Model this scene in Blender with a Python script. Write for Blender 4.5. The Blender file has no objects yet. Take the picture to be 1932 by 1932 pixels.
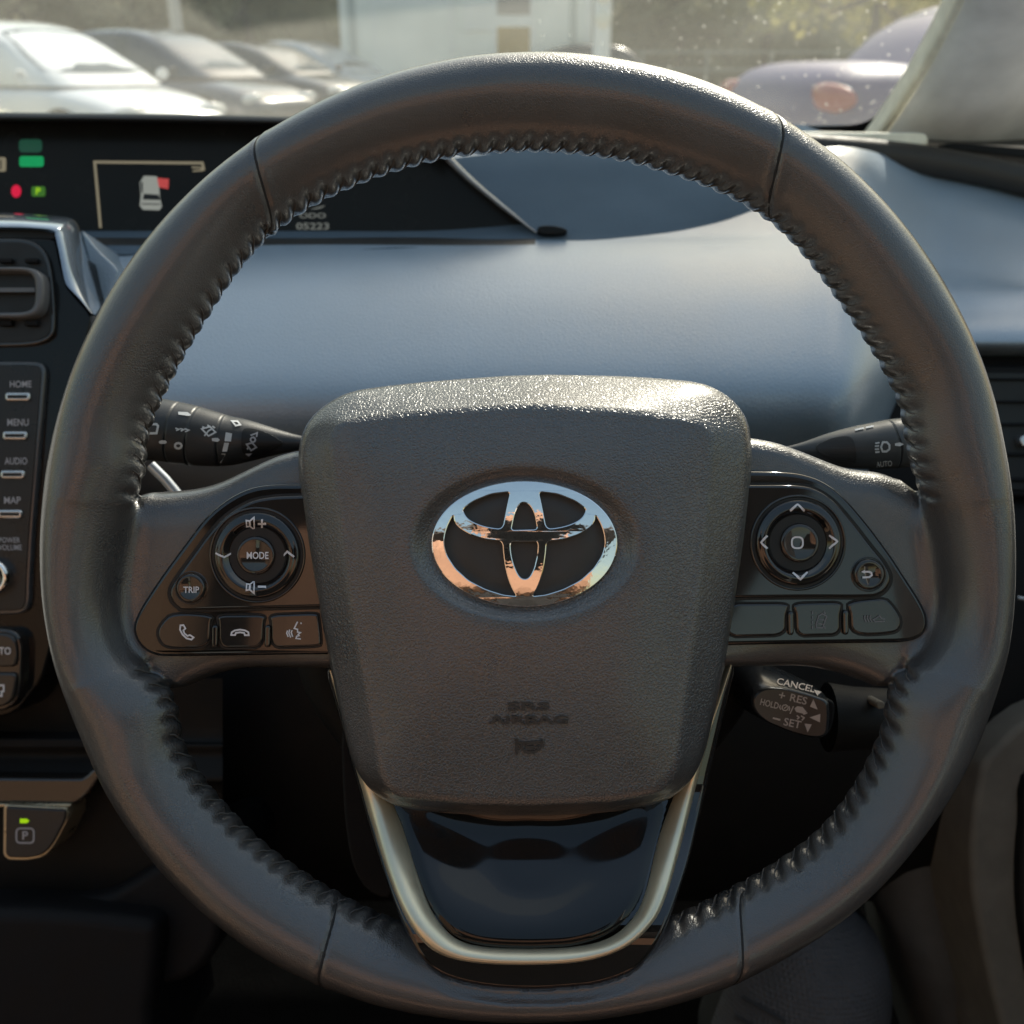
import bpy, bmesh, math, random
from mathutils import Vector, Matrix, noise
from mathutils.bvhtree import BVHTree
from mathutils.geometry import tessellate_polygon

random.seed(7)
R = math.radians
COL = bpy.context.scene.collection
SC = bpy.context.scene
K = 1932 / 2992
D = 0.383            # lens to steering-wheel plane (m)
T = 0.5095           # tan of half the field of view
PITCH = R(24.3)        # column rake: the wheel plane faces the lens squarely
SUN_EL, SUN_AZ = 42, 23     # the sun stands ahead and to the right
WC = Vector((0, 0, 1.0))
MW = Matrix.Translation(WC) @ Matrix.Rotation(R(90) - PITCH, 4, 'X')


def sc(w):
    return (D - w) * T / 966.0


def Lc(x, y, w, wref=None):
    """wheel frame: x right, y up in the wheel plane, w towards the driver"""
    s = sc(w if wref is None else wref)
    return Vector(((x - 966) * s, (966 - y) * s, w))


def crop(x0, y0, s):
    return lambda x, y: ((x0 + x / s) * K, (y0 + y / s) * K)


cL = crop(350, 1100, 2.2725)
cR = crop(2100, 1150, 1.7567)
cB = crop(900, 1900, 1.4861)
cH = crop(850, 1050, 1.38)
cE = crop(1200, 1350, 2.9723)
cV = crop(0, 300, 2.76)
cS = crop(0, 900, 2.1475)
cP = crop(0, 1750, 1.5556)
cZ = crop(2100, 1900, 1.7691)


def mp(f, pts):
    return [f(*p) for p in pts]


# ------------------------------------------------------------------ materials
MATS = {}


def nd(nt, t, **kw):
    n = nt.nodes.new(t)
    for k, v in kw.items():
        setattr(n, k, v)
    return n


def mat(name, col, rough=.5, metal=0., spec=.5, grain=None, vary=.12, vscale=60., coat=0., coat_r=.05,
        emit=None, es=1., sheen=0., rvar=.06, trans=None):
    if name in MATS:
        return MATS[name]
    m = bpy.data.materials.new(name)
    m.use_nodes = True
    nt = m.node_tree
    b = nt.nodes['Principled BSDF']
    L = nt.links.new
    b.inputs['Metallic'].default_value = metal
    b.inputs['Specular IOR Level'].default_value = spec
    b.inputs['Coat Weight'].default_value = coat
    b.inputs['Coat Roughness'].default_value = coat_r
    b.inputs['Sheen Weight'].default_value = sheen
    tc = nd(nt, 'ShaderNodeTexCoord')
    n1 = nd(nt, 'ShaderNodeTexNoise')
    n1.inputs['Scale'].default_value = vscale
    n1.inputs['Detail'].default_value = 5
    L(tc.outputs['Object'], n1.inputs['Vector'])
    cr = nd(nt, 'ShaderNodeMapRange')
    cr.inputs[1].default_value = .3
    cr.inputs[2].default_value = .7
    cr.inputs[3].default_value = 1 - vary
    cr.inputs[4].default_value = 1 + vary
    L(n1.outputs['Fac'], cr.inputs[0])
    mx = nd(nt, 'ShaderNodeVectorMath', operation='SCALE')
    mx.inputs[0].default_value = col[:3]
    L(cr.outputs[0], mx.inputs['Scale'])
    L(mx.outputs[0], b.inputs['Base Color'])
    rr = nd(nt, 'ShaderNodeMapRange')
    rr.inputs[1].default_value = .3
    rr.inputs[2].default_value = .7
    rr.inputs[3].default_value = max(0.01, rough - rvar)
    rr.inputs[4].default_value = rough + rvar
    L(n1.outputs['Fac'], rr.inputs[0])
    L(rr.outputs[0], b.inputs['Roughness'])
    if emit:
        b.inputs['Emission Color'].default_value = (*emit, 1)
        b.inputs['Emission Strength'].default_value = es
    if grain:
        kind, gs, gd, gst = grain
        if kind == 'leather':
            w = nd(nt, 'ShaderNodeTexNoise')
            w.inputs['Scale'].default_value = gs * .5
            w.inputs['Detail'].default_value = 2
            L(tc.outputs['Object'], w.inputs['Vector'])
            sv = nd(nt, 'ShaderNodeVectorMath', operation='SCALE')
            sv.inputs['Scale'].default_value = 1.1 / gs
            L(w.outputs['Color'], sv.inputs[0])
            ad = nd(nt, 'ShaderNodeVectorMath', operation='ADD')
            L(tc.outputs['Object'], ad.inputs[0])
            L(sv.outputs[0], ad.inputs[1])
            vo = nd(nt, 'ShaderNodeTexVoronoi', feature='DISTANCE_TO_EDGE')
            vo.inputs['Scale'].default_value = gs
            L(ad.outputs[0], vo.inputs['Vector'])
            r2 = nd(nt, 'ShaderNodeMapRange', interpolation_type='SMOOTHSTEP')
            r2.inputs[1].default_value = 0
            r2.inputs[2].default_value = .28
            L(vo.outputs['Distance'], r2.inputs[0])
            n3 = nd(nt, 'ShaderNodeTexNoise')
            n3.inputs['Scale'].default_value = gs * 1.3
            n3.inputs['Detail'].default_value = 3
            L(tc.outputs['Object'], n3.inputs['Vector'])
            am = nd(nt, 'ShaderNodeMath', operation='MULTIPLY_ADD')
            L(n3.outputs['Fac'], am.inputs[0])
            am.inputs[1].default_value = .6
            L(r2.outputs[0], am.inputs[2])
            h = am.outputs[0]
        elif kind == 'weave':
            vo = nd(nt, 'ShaderNodeTexVoronoi', feature='F1')
            vo.inputs['Scale'].default_value = gs
            vo.inputs['Randomness'].default_value = .15
            L(tc.outputs['Object'], vo.inputs['Vector'])
            h = vo.outputs['Distance']
        else:
            n3 = nd(nt, 'ShaderNodeTexNoise')
            n3.inputs['Scale'].default_value = gs
            n3.inputs['Detail'].default_value = 4
            L(tc.outputs['Object'], n3.inputs['Vector'])
            h = n3.outputs['Fac']
        bp = nd(nt, 'ShaderNodeBump')
        bp.inputs['Distance'].default_value = gd
        bp.inputs['Strength'].default_value = gst
        L(h, bp.inputs['Height'])
        L(bp.outputs[0], b.inputs['Normal'])
    MATS[name] = m
    return m


# ------------------------------------------------------------------ objects
def thing(name, label, cat, base=(966, 966, 0), group=None, world=None, rotz=0):
    """an Empty at the thing's base; interior things use the wheel frame, outdoor things world axes"""
    o = bpy.data.objects.new(name, None)
    o.empty_display_size = .02
    COL.objects.link(o)
    if world is None:
        b = Lc(*base)
        o.matrix_world = MW @ Matrix.Translation(b)
        o['_b'] = list(b)
    else:
        o.location = world
        o.rotation_euler = (0, 0, rotz)
        o['_b'] = [0, 0, 0]
    o['label'] = label
    o['category'] = cat
    if group:
        o['group'] = group
    return o


def rootbase(o):
    while o is not None:
        if '_b' in o:
            return Vector(o['_b'])
        o = o.parent
    return Vector((0, 0, 0))


class MB:
    def __init__(s):
        s.v, s.f, s.m, s.s = [], [], [], []

    def add(s, vs, fs, mi=0, smooth=True):
        n = len(s.v)
        s.v.extend(Vector(v) for v in vs)
        for f in fs:
            s.f.append([i + n for i in f])
            s.m.append(mi)
            s.s.append(smooth)
        return s

    def build(s, name, mats, parent=None, label=None, sharp=None, kind=None):
        me = bpy.data.meshes.new(name)
        b = rootbase(parent)
        me.from_pydata([tuple(v - b) for v in s.v], [], s.f)
        me.polygons.foreach_set('material_index', s.m)
        me.polygons.foreach_set('use_smooth', s.s)
        for m in (mats if isinstance(mats, (list, tuple)) else [mats]):
            me.materials.append(m)
        me.validate()
        if sharp:
            me.set_sharp_from_angle(angle=R(sharp))
        o = bpy.data.objects.new(name, me)
        COL.objects.link(o)
        o.parent = parent
        if label:
            o['label'] = label
        if kind:
            o['kind'] = kind
        return o

    def bvh(s):
        return BVHTree.FromPolygons([tuple(v) for v in s.v], s.f)


# ------------------------------------------------------------------ 2-D helpers (photo pixels, 1932 grid)
def chaikin(p, n=3, closed=True):
    for _ in range(n):
        q = []
        m = len(p)
        rng = range(m if closed else m - 1)
        if not closed:
            q.append(p[0])
        for i in rng:
            a, b = p[i], p[(i + 1) % m]
            q.append(tuple(.75 * u + .25 * v for u, v in zip(a, b)))
            q.append(tuple(.25 * u + .75 * v for u, v in zip(a, b)))
        if not closed:
            q.append(p[-1])
        p = q
    return p


def catmull(p, n=8, closed=True):
    out = []
    m = len(p)
    for i in range(m if closed else m - 1):
        if closed:
            a, b, c, d = p[i - 1], p[i], p[(i + 1) % m], p[(i + 2) % m]
        else:
            b, c = p[i], p[i + 1]
            a = p[i - 1] if i else tuple(2 * u - v for u, v in zip(b, c))
            d = p[i + 2] if i + 2 < m else tuple(2 * v - u for u, v in zip(b, c))
        for k in range(n):
            t = k / n
            out.append(tuple(.5 * (2 * B + (C_ - A) * t + (2 * A - 5 * B + 4 * C_ - D_) * t * t +
                                   (3 * B - A - 3 * C_ + D_) * t ** 3) for A, B, C_, D_ in zip(a, b, c, d)))
    if not closed:
        out.append(p[-1])
    return out


def area(p):
    return .5 * sum(p[i - 1][0] * p[i][1] - p[i][0] * p[i - 1][1] for i in range(len(p)))


def inset(p, d):
    """move the outline inwards by d px"""
    sg = 1 if area(p) > 0 else -1
    n = len(p)
    out = []
    for i in range(n):
        a, b, c = p[i - 1], p[i], p[(i + 1) % n]
        e1 = (b[0] - a[0], b[1] - a[1])
        e2 = (c[0] - b[0], c[1] - b[1])
        l1 = math.hypot(*e1) or 1e-9
        l2 = math.hypot(*e2) or 1e-9
        n1 = (-e1[1] / l1 * sg, e1[0] / l1 * sg)
        n2 = (-e2[1] / l2 * sg, e2[0] / l2 * sg)
        mx, my = n1[0] + n2[0], n1[1] + n2[1]
        ml = math.hypot(mx, my) or 1e-9
        mx, my = mx / ml, my / ml
        k = 1 / max(.5, mx * n1[0] + my * n1[1])
        out.append((b[0] + mx * d * k, b[1] + my * d * k))
    return out


def densify(p, step=12):
    out = []
    for i in range(len(p)):
        a, b = p[i], p[(i + 1) % len(p)]
        n = max(1, int(math.hypot(b[0] - a[0], b[1] - a[1]) / step))
        for k in range(n):
            out.append((a[0] + (b[0] - a[0]) * k / n, a[1] + (b[1] - a[1]) * k / n))
    return out


def polar(p, c, n):
    """distance from c to the outline at n angles (angle 0 = right, growing downwards)"""
    m = len(p)
    out = []
    for k in range(n):
        a = 2 * math.pi * k / n
        dx, dy = math.cos(a), math.sin(a)
        best = 0
        for i in range(m):
            x1, y1 = p[i - 1][0] - c[0], p[i - 1][1] - c[1]
            x2, y2 = p[i][0] - c[0], p[i][1] - c[1]
            ex, ey = x2 - x1, y2 - y1
            den = dx * ey - dy * ex
            if abs(den) < 1e-9:
                continue
            t = (x1 * ey - y1 * ex) / den
            u = (x1 * dy - y1 * dx) / den
            if t > 0 and -1e-6 <= u <= 1 + 1e-6:
                best = max(best, t)
        out.append(best)
    for k in range(n):
        if out[k] == 0:
            out[k] = out[k - 1]
    return out


def inside(p, x, y):
    c = False
    for i in range(len(p)):
        x1, y1 = p[i - 1]
        x2, y2 = p[i]
        if (y1 > y) != (y2 > y) and x < (x2 - x1) * (y - y1) / (y2 - y1) + x1:
            c = not c
    return c


def knots(tab, per=360.):
    tab = sorted(tab)

    def f(t):
        t = (t + 180) % per - 180
        n = len(tab)
        i = 0
        while i < n and tab[i][0] <= t:
            i += 1

        def g(j):
            return (tab[j % n][0] + per * (j // n), tab[j % n][1])
        p0, p1, p2, p3 = g(i - 2), g(i - 1), g(i), g(i + 1)
        h = p2[0] - p1[0]
        u = (t - p1[0]) / h
        m1 = (p2[1] - p0[1]) / (p2[0] - p0[0]) * h
        m2 = (p3[1] - p1[1]) / (p3[0] - p1[0]) * h
        return ((2 * u ** 3 - 3 * u * u + 1) * p1[1] + (u ** 3 - 2 * u * u + u) * m1 +
                (-2 * u ** 3 + 3 * u * u) * p2[1] + (u ** 3 - u * u) * m2)
    return f


def sstep(a, b, x):
    t = min(1, max(0, (x - a) / (b - a)))
    return t * t * (3 - 2 * t)


# ------------------------------------------------------------------ solids
def loft(mb, rings, mi=0, closed=True, loop=False, cap0=False, cap1=False, smooth=True, flip=False):
    n = len(rings[0])
    vs = [v for r in rings for v in r]
    fs = []
    m = len(rings)
    for i in range(m if loop else m - 1):
        for j in range(n if closed else n - 1):
            a, b = i * n + j, i * n + (j + 1) % n
            c, d = ((i + 1) % m) * n + (j + 1) % n, ((i + 1) % m) * n + j
            fs.append([a, d, c, b] if flip else [a, b, c, d])
    mb.add(vs, fs, mi, smooth)
    for cap, r in ((cap0, rings[0]), (cap1, rings[-1])):
        if cap:
            tri = tessellate_polygon([[Vector(v) for v in r]])
            mb.add(r, [list(t) for t in tri], mi, False)
    return mb


def slab(mb, out, wt, wb, bev=3., mi=0, steps=4, back=False, mi_top=None):
    """a plate with the outline 'out' (px), rounded front edge, from depth wb to wt"""
    if area(out) > 0:
        out = out[::-1]
    s = sc(wt)
    rings = [[Lc(x, y, wb, wt) for x, y in out]]
    for k in range(steps + 1):
        a = math.pi / 2 * k / steps
        rr = inset(out, bev * (1 - math.cos(a)))
        rings.append([Lc(x, y, wt - bev * s * (1 - math.sin(a)), wt) for x, y in rr])
    loft(mb, rings, mi)
    if back:
        tb_ = tessellate_polygon([[Vector((v.x, v.y, 0)) for v in rings[0]]])
        mb.add(rings[0], [list(t) for t in tb_], mi, False)
    top = rings[-1]
    tri = tessellate_polygon([[Vector((v.x, v.y, 0)) for v in top]])
    fs = []
    for t in tri:
        a, b, c = (top[i] for i in t)
        fs.append(list(t) if (b - a).cross(c - a).z > 0 else [t[0], t[2], t[1]])
    mb.add(top, fs, mi if mi_top is None else mi_top, False)
    return mb


def lathe(mb, cx, cy, prof, mi=0, n=64, wref=None, sy=1.0):
    """prof: (radius px, w) revolved about the wheel axis direction through (cx, cy)"""
    wref = prof[0][1] if wref is None else wref
    c = Lc(cx, cy, wref)
    s = sc(wref)
    rings = []
    for r, w in prof:
        rings.append([Vector((c.x + r * s * math.cos(2 * math.pi * k / n),
                              c.y + r * s * sy * math.sin(2 * math.pi * k / n), w)) for k in range(n)])
    loft(mb, rings, mi)
    return mb


def tube(mb, pts, rad, n=10, mi=0, caps=True, flat=1.0):
    """tube through 3-D points; rad a number or a list"""
    pts = [Vector(p) for p in pts]
    m = len(pts)
    rads = rad if isinstance(rad, (list, tuple)) else [rad] * m
    up = Vector((0, 0, 1))
    rings = []
    for i in range(m):
        t = (pts[min(m - 1, i + 1)] - pts[max(0, i - 1)]).normalized()
        a = up.cross(t)
        if a.length < 1e-4:
            a = Vector((1, 0, 0)).cross(t)
        a.normalize()
        b = t.cross(a)
        rings.append([pts[i] + rads[i] * (math.cos(2 * math.pi * k / n) * a + flat * math.sin(2 * math.pi * k / n) * b)
                      for k in range(n)])
    loft(mb, rings, mi, cap0=caps, cap1=caps)
    return mb


def box(mb, lo, hi, mi=0, bev=0.):
    bm = bmesh.new()
    bmesh.ops.create_cube(bm, size=1)
    lo, hi = Vector(lo), Vector(hi)
    for v in bm.verts:
        v.co = Vector([(lo[i] + hi[i]) / 2 + v.co[i] * (hi[i] - lo[i]) for i in range(3)])
    if bev:
        bmesh.ops.bevel(bm, geom=bm.edges[:], offset=bev, segments=3, profile=.5, affect='EDGES')
    bm.verts.index_update()
    mb.add([v.co.copy() for v in bm.verts], [[v.index for v in f.verts] for f in bm.faces], mi, False)
    bm.free()
    return mb


# ------------------------------------------------------------------ marks (lettering, icons) laid on real surfaces
_TXT = {}


def text2d(body, cx, cy, wpx, hpx, rot=0., bold=.0, shear=0.):
    key = (body, bold)
    if key not in _TXT:
        cu = bpy.data.curves.new('lettering', 'FONT')
        cu.body = body
        cu.size = 1
        cu.offset = bold
        cu.resolution_u = 3
        ob = bpy.data.objects.new('lettering', cu)
        COL.objects.link(ob)
        dg = bpy.context.evaluated_depsgraph_get()
        me = bpy.data.meshes.new_from_object(ob.evaluated_get(dg))
        vs = [(v.co.x, v.co.y) for v in me.vertices]
        fs = [list(p.vertices) for p in me.polygons]
        bpy.data.objects.remove(ob)
        bpy.data.curves.remove(cu)
        bpy.data.meshes.remove(me)
        x0, x1 = min(v[0] for v in vs), max(v[0] for v in vs)
        y0, y1 = min(v[1] for v in vs), max(v[1] for v in vs)
        _TXT[key] = ([((x - (x0 + x1) / 2) / (x1 - x0), (y - (y0 + y1) / 2) / (y1 - y0)) for x, y in vs], fs)
    vs, fs = _TXT[key]
    c, s = math.cos(R(rot)), math.sin(R(rot))
    out = []
    for x, y in vs:
        X, Y = x * wpx + y * hpx * shear, -y * hpx
        out.append((cx + X * c - Y * s, cy + X * s + Y * c))
    return out, fs


def stroke2d(pts, wd, closed=False):
    src, pts = list(pts), []
    for i in range(len(src) if closed else len(src) - 1):
        p, q = src[i], src[(i + 1) % len(src)]
        m_ = max(1, int(math.hypot(q[0] - p[0], q[1] - p[1]) / 2.5))
        pts += [(p[0] + (q[0] - p[0]) * k / m_, p[1] + (q[1] - p[1]) * k / m_) for k in range(m_)]
    if not closed:
        pts.append(src[-1])
    n = len(pts)
    vs, fs = [], []
    for i in range(n):
        a = pts[i - 1] if (closed or i) else pts[i]
        b = pts[i]
        c = pts[(i + 1) % n] if (closed or i < n - 1) else pts[i]
        d1 = (b[0] - a[0], b[1] - a[1])
        d2 = (c[0] - b[0], c[1] - b[1])
        l1, l2 = math.hypot(*d1), math.hypot(*d2)
        n1 = (-d1[1] / l1, d1[0] / l1) if l1 > 1e-9 else None
        n2 = (-d2[1] / l2, d2[0] / l2) if l2 > 1e-9 else None
        n1 = n1 or n2
        n2 = n2 or n1
        mx, my = n1[0] + n2[0], n1[1] + n2[1]
        ml = math.hypot(mx, my) or 1e-9
        mx, my = mx / ml, my / ml
        k = wd / 2 / max(.45, mx * n1[0] + my * n1[1])
        vs += [(b[0] + mx * k, b[1] + my * k), (b[0] - mx * k, b[1] - my * k)]
    for i in range(n if closed else n - 1):
        j = (i + 1) % n
        fs.append([2 * i, 2 * i + 1, 2 * j + 1, 2 * j])
    return vs, fs


def poly2d(pts):
    tri = tessellate_polygon([[Vector((x, y, 0)) for x, y in pts]])
    return list(pts), [list(t) for t in tri]


def arc(cx, cy, r, a0, a1, n=16, ry=None):
    ry = r if ry is None else ry
    return [(cx + r * math.cos(R(a0 + (a1 - a0) * k / n)), cy + ry * math.sin(R(a0 + (a1 - a0) * k / n))) for k in range(n + 1)]


EYE = Vector((0, 0, D))


def mark(mb, shape, bvh, mi, eps=.0004, lift=0.):
    """lay a flat mark on the surface in bvh, thin as paint (or raised by lift)"""
    vs2, fs = shape
    vs = []
    for x, y in vs2:
        d = (Lc(x, y, 0) - EYE).normalized()
        h = bvh.ray_cast(EYE, d)
        if h[0] is None:
            vs.append(None)
        else:
            nn = h[1]
            if nn.dot(d) > 0:
                nn = -nn
            vs.append(h[0] + nn * (eps + lift))
    fs = [f for f in fs if all(vs[i] is not None for i in f)]
    vs = [v if v is not None else Vector((0, 0, 0)) for v in vs]
    ok = []
    for f in fs:
        a, b, c = (vs[i] for i in f[:3])
        ok.append(f if (b - a).cross(c - a).z > 0 else f[::-1])
    mb.add(vs, ok, mi, False)
    if lift:
        cnt = {}
        for f in ok:
            for i in range(len(f)):
                e = (f[i], f[(i + 1) % len(f)])
                cnt[e] = 1
        n0 = len(vs)
        back = [v - Vector((0, 0, 1)) * (lift + eps * 2) for v in vs]
        sides = [[e[1], e[0], e[0] + n0, e[1] + n0] for e in cnt if (e[1], e[0]) not in cnt]
        mb.add(vs + back, sides, mi, False)
# ================================================================== materials of the cabin
M_leather = mat('black_leather', (.054, .053, .053), .33, spec=.9, coat=.85, coat_r=.20, rvar=.09, grain=('leather', 1050, .00016, .5), vscale=35)
M_arm = mat('soft_black_plastic', (.052, .052, .052), .42, grain=('noise', 2500, .0002, .35), vscale=35)
M_thread = mat('black_thread', (.11, .105, .10), .85, spec=.2, grain=('noise', 4000, .0002, .6))
M_groove = mat('dark_seam', (.012, .012, .012), .7)  # dark thread tube lying in each seam groove
M_hub = mat('grained_black_vinyl', (.064, .064, .065), .32, spec=1., coat=.7, coat_r=.24, grain=('leather', 760, .00024, .75), vscale=40)
M_hubflat = mat('smooth_black_vinyl', (.040, .038, .036), .42, grain=('noise', 3000, .0002, .3))
M_emblemfloor = mat('emblem_black', (.050, .045, .040), .45, grain=('noise', 3500, .0002, .4))
M_chrome = mat('chrome', (.92, .91, .90), .045, metal=1., vary=.02, rvar=.02, grain=('noise', 60, .0022, .13))
M_gloss = mat('piano_black', (.010, .009, .009), .06, spec=.6, coat=.6, coat_r=.02, vary=.05, rvar=.02)
M_gloss2 = mat('smoked_gloss', (.022, .019, .017), .055, spec=.6, coat=.45, coat_r=.04, vary=.05, rvar=.03)
M_gap = mat('gap_black', (.004, .004, .004), .5)
M_champ = mat('satin_silver_trim', (.80, .72, .52), .34, metal=.75, vary=.04, rvar=.04, vscale=120)  # silver trim; its warm bright reflection is put into the yellow base
M_white = mat('white_marking', (.74, .72, .74), .6, vary=.04)
M_grey_mark = mat('grey_marking', (.42, .41, .43), .6, vary=.04)

# ================================================================== steering wheel
wheel = thing('steering_wheel', 'black leather steering wheel with chrome emblem, gloss switch panels and stitched inner rim',
              'steering wheel', base=(995, 1011, 0))
CX, CY = 995., 1011.
S0 = sc(0)


def wp(th, r, w):
    a = R(th)
    return Vector(((CX + r * math.sin(a) - 966) * S0, (966 - CY + r * math.cos(a)) * S0, w))


r_out = knots([(0, 911), (29, 920), (60, 917), (90, 914), (105, 926), (114, 933), (126, 933), (140, 932), (160, 922), (180, 911),
               (-160, 925), (-148, 934), (-136, 934), (-122, 928), (-114, 922), (-90, 915), (-62, 910), (-32, 905)])
r_in = knots([(0, 727), (20, 735), (37, 752), (55, 737), (70, 747), (79, 738), (92, 775), (103, 795), (112, 745), (119, 765), (134, 786),
              (148, 774), (165, 775), (180, 777), (-165, 772), (-152, 766), (-135, 766), (-122, 762), (-114, 735), (-104, 790),
              (-93, 770), (-81, 735), (-75, 742), (-65, 734), (-55, 733), (-40, 749), (-20, 734)])
NST = 141
SEAMS = [(-32.5, -40.3), (28.9, 37.7), (-151.2, -157.6), (148.6, 157.6)]   # angle at the inner / outer edge
SEAMS = [(-40.4, -32.3), (37.6, 29.0), (-152.0, -156.0), (147.8, 157.5)]


def seam_at(ph, s):
    """seam angle at profile parameter ph (pi = inner edge, 0 = outer edge)"""
    t = 1 - abs((ph % (2 * math.pi)) / math.pi - 1)
    return s[1] + (s[0] - s[1]) * (t ** 1.2)


def rim_point(th, ph, dh=0.):
    ro, ri = r_out(th), r_in(th)
    a, rc = (ro - ri) / 2, (ro + ri) / 2
    b = .0160
    c, s = math.cos(ph), math.sin(ph)
    e = .92
    r = rc + a * math.copysign(abs(c) ** e, c) + (.20 * a * s * (1 - c * c) if s > 0 else 0)
    w = b * max(0., 1 - abs(c) ** 1.7) ** .74 if s > 0 else -b * abs(s) ** e
    dirr, dirw = c, s * 1.0
    d = dh
    spoke = min(sstep(7, 12, abs(th + 96)), sstep(7, 12, abs(th - 96)))
    bottom = sstep(17, 22, 180 - abs(th))
    k = spoke * bottom
    wn = sstep(.80, .2, abs(ph - math.pi - .03))
    if wn > 0 and k > 0:
        p = th * NST / 360. + .32 * (ph - math.pi)
        jit = noise.noise(Vector((round(p) * 3.1, 0, 4)))
        v = (.5 + .5 * math.cos(2 * math.pi * p)) ** 2.2
        d -= (.0018 + .0007 * jit) * v * wn * k
        d -= .0002 * wn * k
    for sm in SEAMS:
        dd = (th - seam_at(ph, sm)) * math.pi / 180 * r * S0
        if abs(dd) < .012:
            d += .0005 * math.exp(-(dd / .003) ** 2) - .0013 * math.exp(-(dd / .0009) ** 2)
    d += .00022 * noise.noise(Vector((th * .12, ph * 1.2, 0)))
    return wp(th, r + d * dirr / S0, w + d * dirw)


mb = MB()
NT, NP = 1800, 72
rings = []
for i in range(NT):
    th = -180 + 360 * i / NT
    rings.append([rim_point(th, 2 * math.pi * j / NP) for j in range(NP)])
loft(mb, rings, 0, loop=True)

# the two leather-wrapped arms are part of the same cover, fused and faired into the rim
armL = mp(cL, [(1460, 448), (1180, 470), (1000, 508), (850, 570), (700, 640), (560, 705), (430, 738), (330, 745)]) + \
    [(240, 930), (185, 1010), (170, 1100), (195, 1210), (240, 1290), (300, 1312), (352, 1304), (372, 1286), (450, 1272), (730, 1268)]
armR = mp(cR, [(-150, 203), (170, 208), (330, 235), (500, 290), (640, 345), (780, 390), (870, 378), (930, 385)]) + \
    [(1760, 930), (1800, 1010), (1820, 1100), (1800, 1200), (1740, 1290), (1690, 1310), (1650, 1300), (1620, 1285), (1540, 1268), (1260, 1268)]
for arm, ac in ((armL, (400, 1090)), (armR, (1590, 1090))):
    na = 260
    pr = polar(chaikin(densify(arm, 30), 2), ac, na)
    for _ in range(2):
        pr = [(pr[i - 1] + 2 * pr[i] + pr[(i + 1) % na]) / 4 for i in range(na)]
    ar = []
    for d, w in [(0, -.032)] + [(46 * (1 - math.cos(math.pi / 2 * k / 9)), -.0050 - 46 * S0 * (1 - math.sin(math.pi / 2 * k / 9))) for k in range(10)]:
        ar.append([Lc(ac[0] + (pr[k] - d) * math.cos(2 * math.pi * k / na), ac[1] + (pr[k] - d) * math.sin(2 * math.pi * k / na), w, 0) for k in range(na)])
    for j in (0, -1):
        c_ = Lc(*ac, ar[j][0].z, 0)
        ar.insert(0 if j == 0 else len(ar), [c_ + (v - c_) * .002 for v in ar[j]])
    loft(mb, ar, 0, cap0=True, cap1=True)
tmp = mb.build('rim_rough', M_leather, wheel)
bm = bmesh.new()
bm.from_mesh(tmp.data)
bmesh.ops.remove_doubles(bm, verts=bm.verts[:], dist=1e-7)
bmesh.ops.recalc_face_normals(bm, faces=bm.faces[:])
bm.to_mesh(tmp.data)
bm.free()
md = tmp.modifiers.new('r', 'REMESH')
md.mode = 'VOXEL'
md.voxel_size = .00078
dg = bpy.context.evaluated_depsgraph_get()
me = bpy.data.meshes.new_from_object(tmp.evaluated_get(dg))
bpy.data.objects.remove(tmp)
bm = bmesh.new()
bm.from_mesh(me)
base = rootbase(wheel)
bezL = mp(cL, [(1420, 711), (1180, 713), (1000, 716), (850, 745), (700, 822), (560, 942), (430, 1110), (300, 1285), (200, 1430), (125, 1550), (85, 1650),
               (92, 1730), (140, 1805), (220, 1850), (330, 1862), (700, 1858), (1100, 1852), (1350, 1849), (1505, 1846), (1530, 1830), (1528, 1700), (1480, 1200), (1435, 780)])
bezR = mp(cR, [(-30, 394), (170, 396), (330, 400), (440, 415), (540, 452), (640, 525), (760, 660), (880, 820), (960, 940), (1040, 1065), (1075, 1145), (1072, 1210),
               (1035, 1255), (960, 1278), (800, 1283), (500, 1287), (250, 1291), (50, 1295), (-80, 1298), (-96, 1280), (-90, 1100), (-55, 600), (-34, 430)])
bezL = catmull(bezL, 5)
bezR = catmull(bezR, 5)
tb = mp(cB, [(60, 60), (120, 250), (190, 520), (280, 830), (345, 1040), (420, 1230), (500, 1370), (610, 1440), (800, 1478), (1000, 1485), (1250, 1466), (1420, 1410), (1510, 1310),
             (1570, 1190), (1660, 920), (1760, 500), (1830, 200), (1870, 40), (960, 20)])
tbo = chaikin(densify(tb, 50), 2)
tbi = inset(tbo, 6)
bezLo, bezRo = inset(bezL, 5), inset(bezR, 5)
wts = []
tbands = [(inset(tbo, -14), .0140), (inset(tbo, -5), .0125)]
fair = []
for v in bm.verts:
    p = v.co + base
    x, y = p.x / S0 + 966, 966 - p.y / S0
    rr = math.hypot(x - CX, y - CY)
    th = math.degrees(math.atan2(x - CX, CY - y))
    lim = r_in(th) + 125
    da = min(abs(th + 96), abs(th - 96))
    if rr < lim and da < 27:
        pin = min(sstep(10, 13, abs(th + 97)), sstep(10, 13, abs(th - 97)))
        if pin < .5 or rr < r_in(th) - 8:
            wts.append((sstep(27, 15, da) * sstep(lim, lim - 75, rr), v))
    if p.z > -.004 and 660 < x < 1340 and y > 1600:          # the leather dips where the lower trim lies over it
        x, y = p.x / sc(.0110) + 966, 966 - p.y / sc(.0110)
        for pl, zz in tbands:
            if inside(pl, x, y):
                v.co.z = min(v.co.z, zz - base.z)
                fair.append(v)
for b_ in range(24):
    sel = [v for w_, v in wts if w_ > b_ / 24]
    for _ in range(10):
        bmesh.ops.smooth_vert(bm, verts=sel, factor=.5, use_axis_x=True, use_axis_y=True, use_axis_z=True)
fair = list(set(fair))
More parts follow.
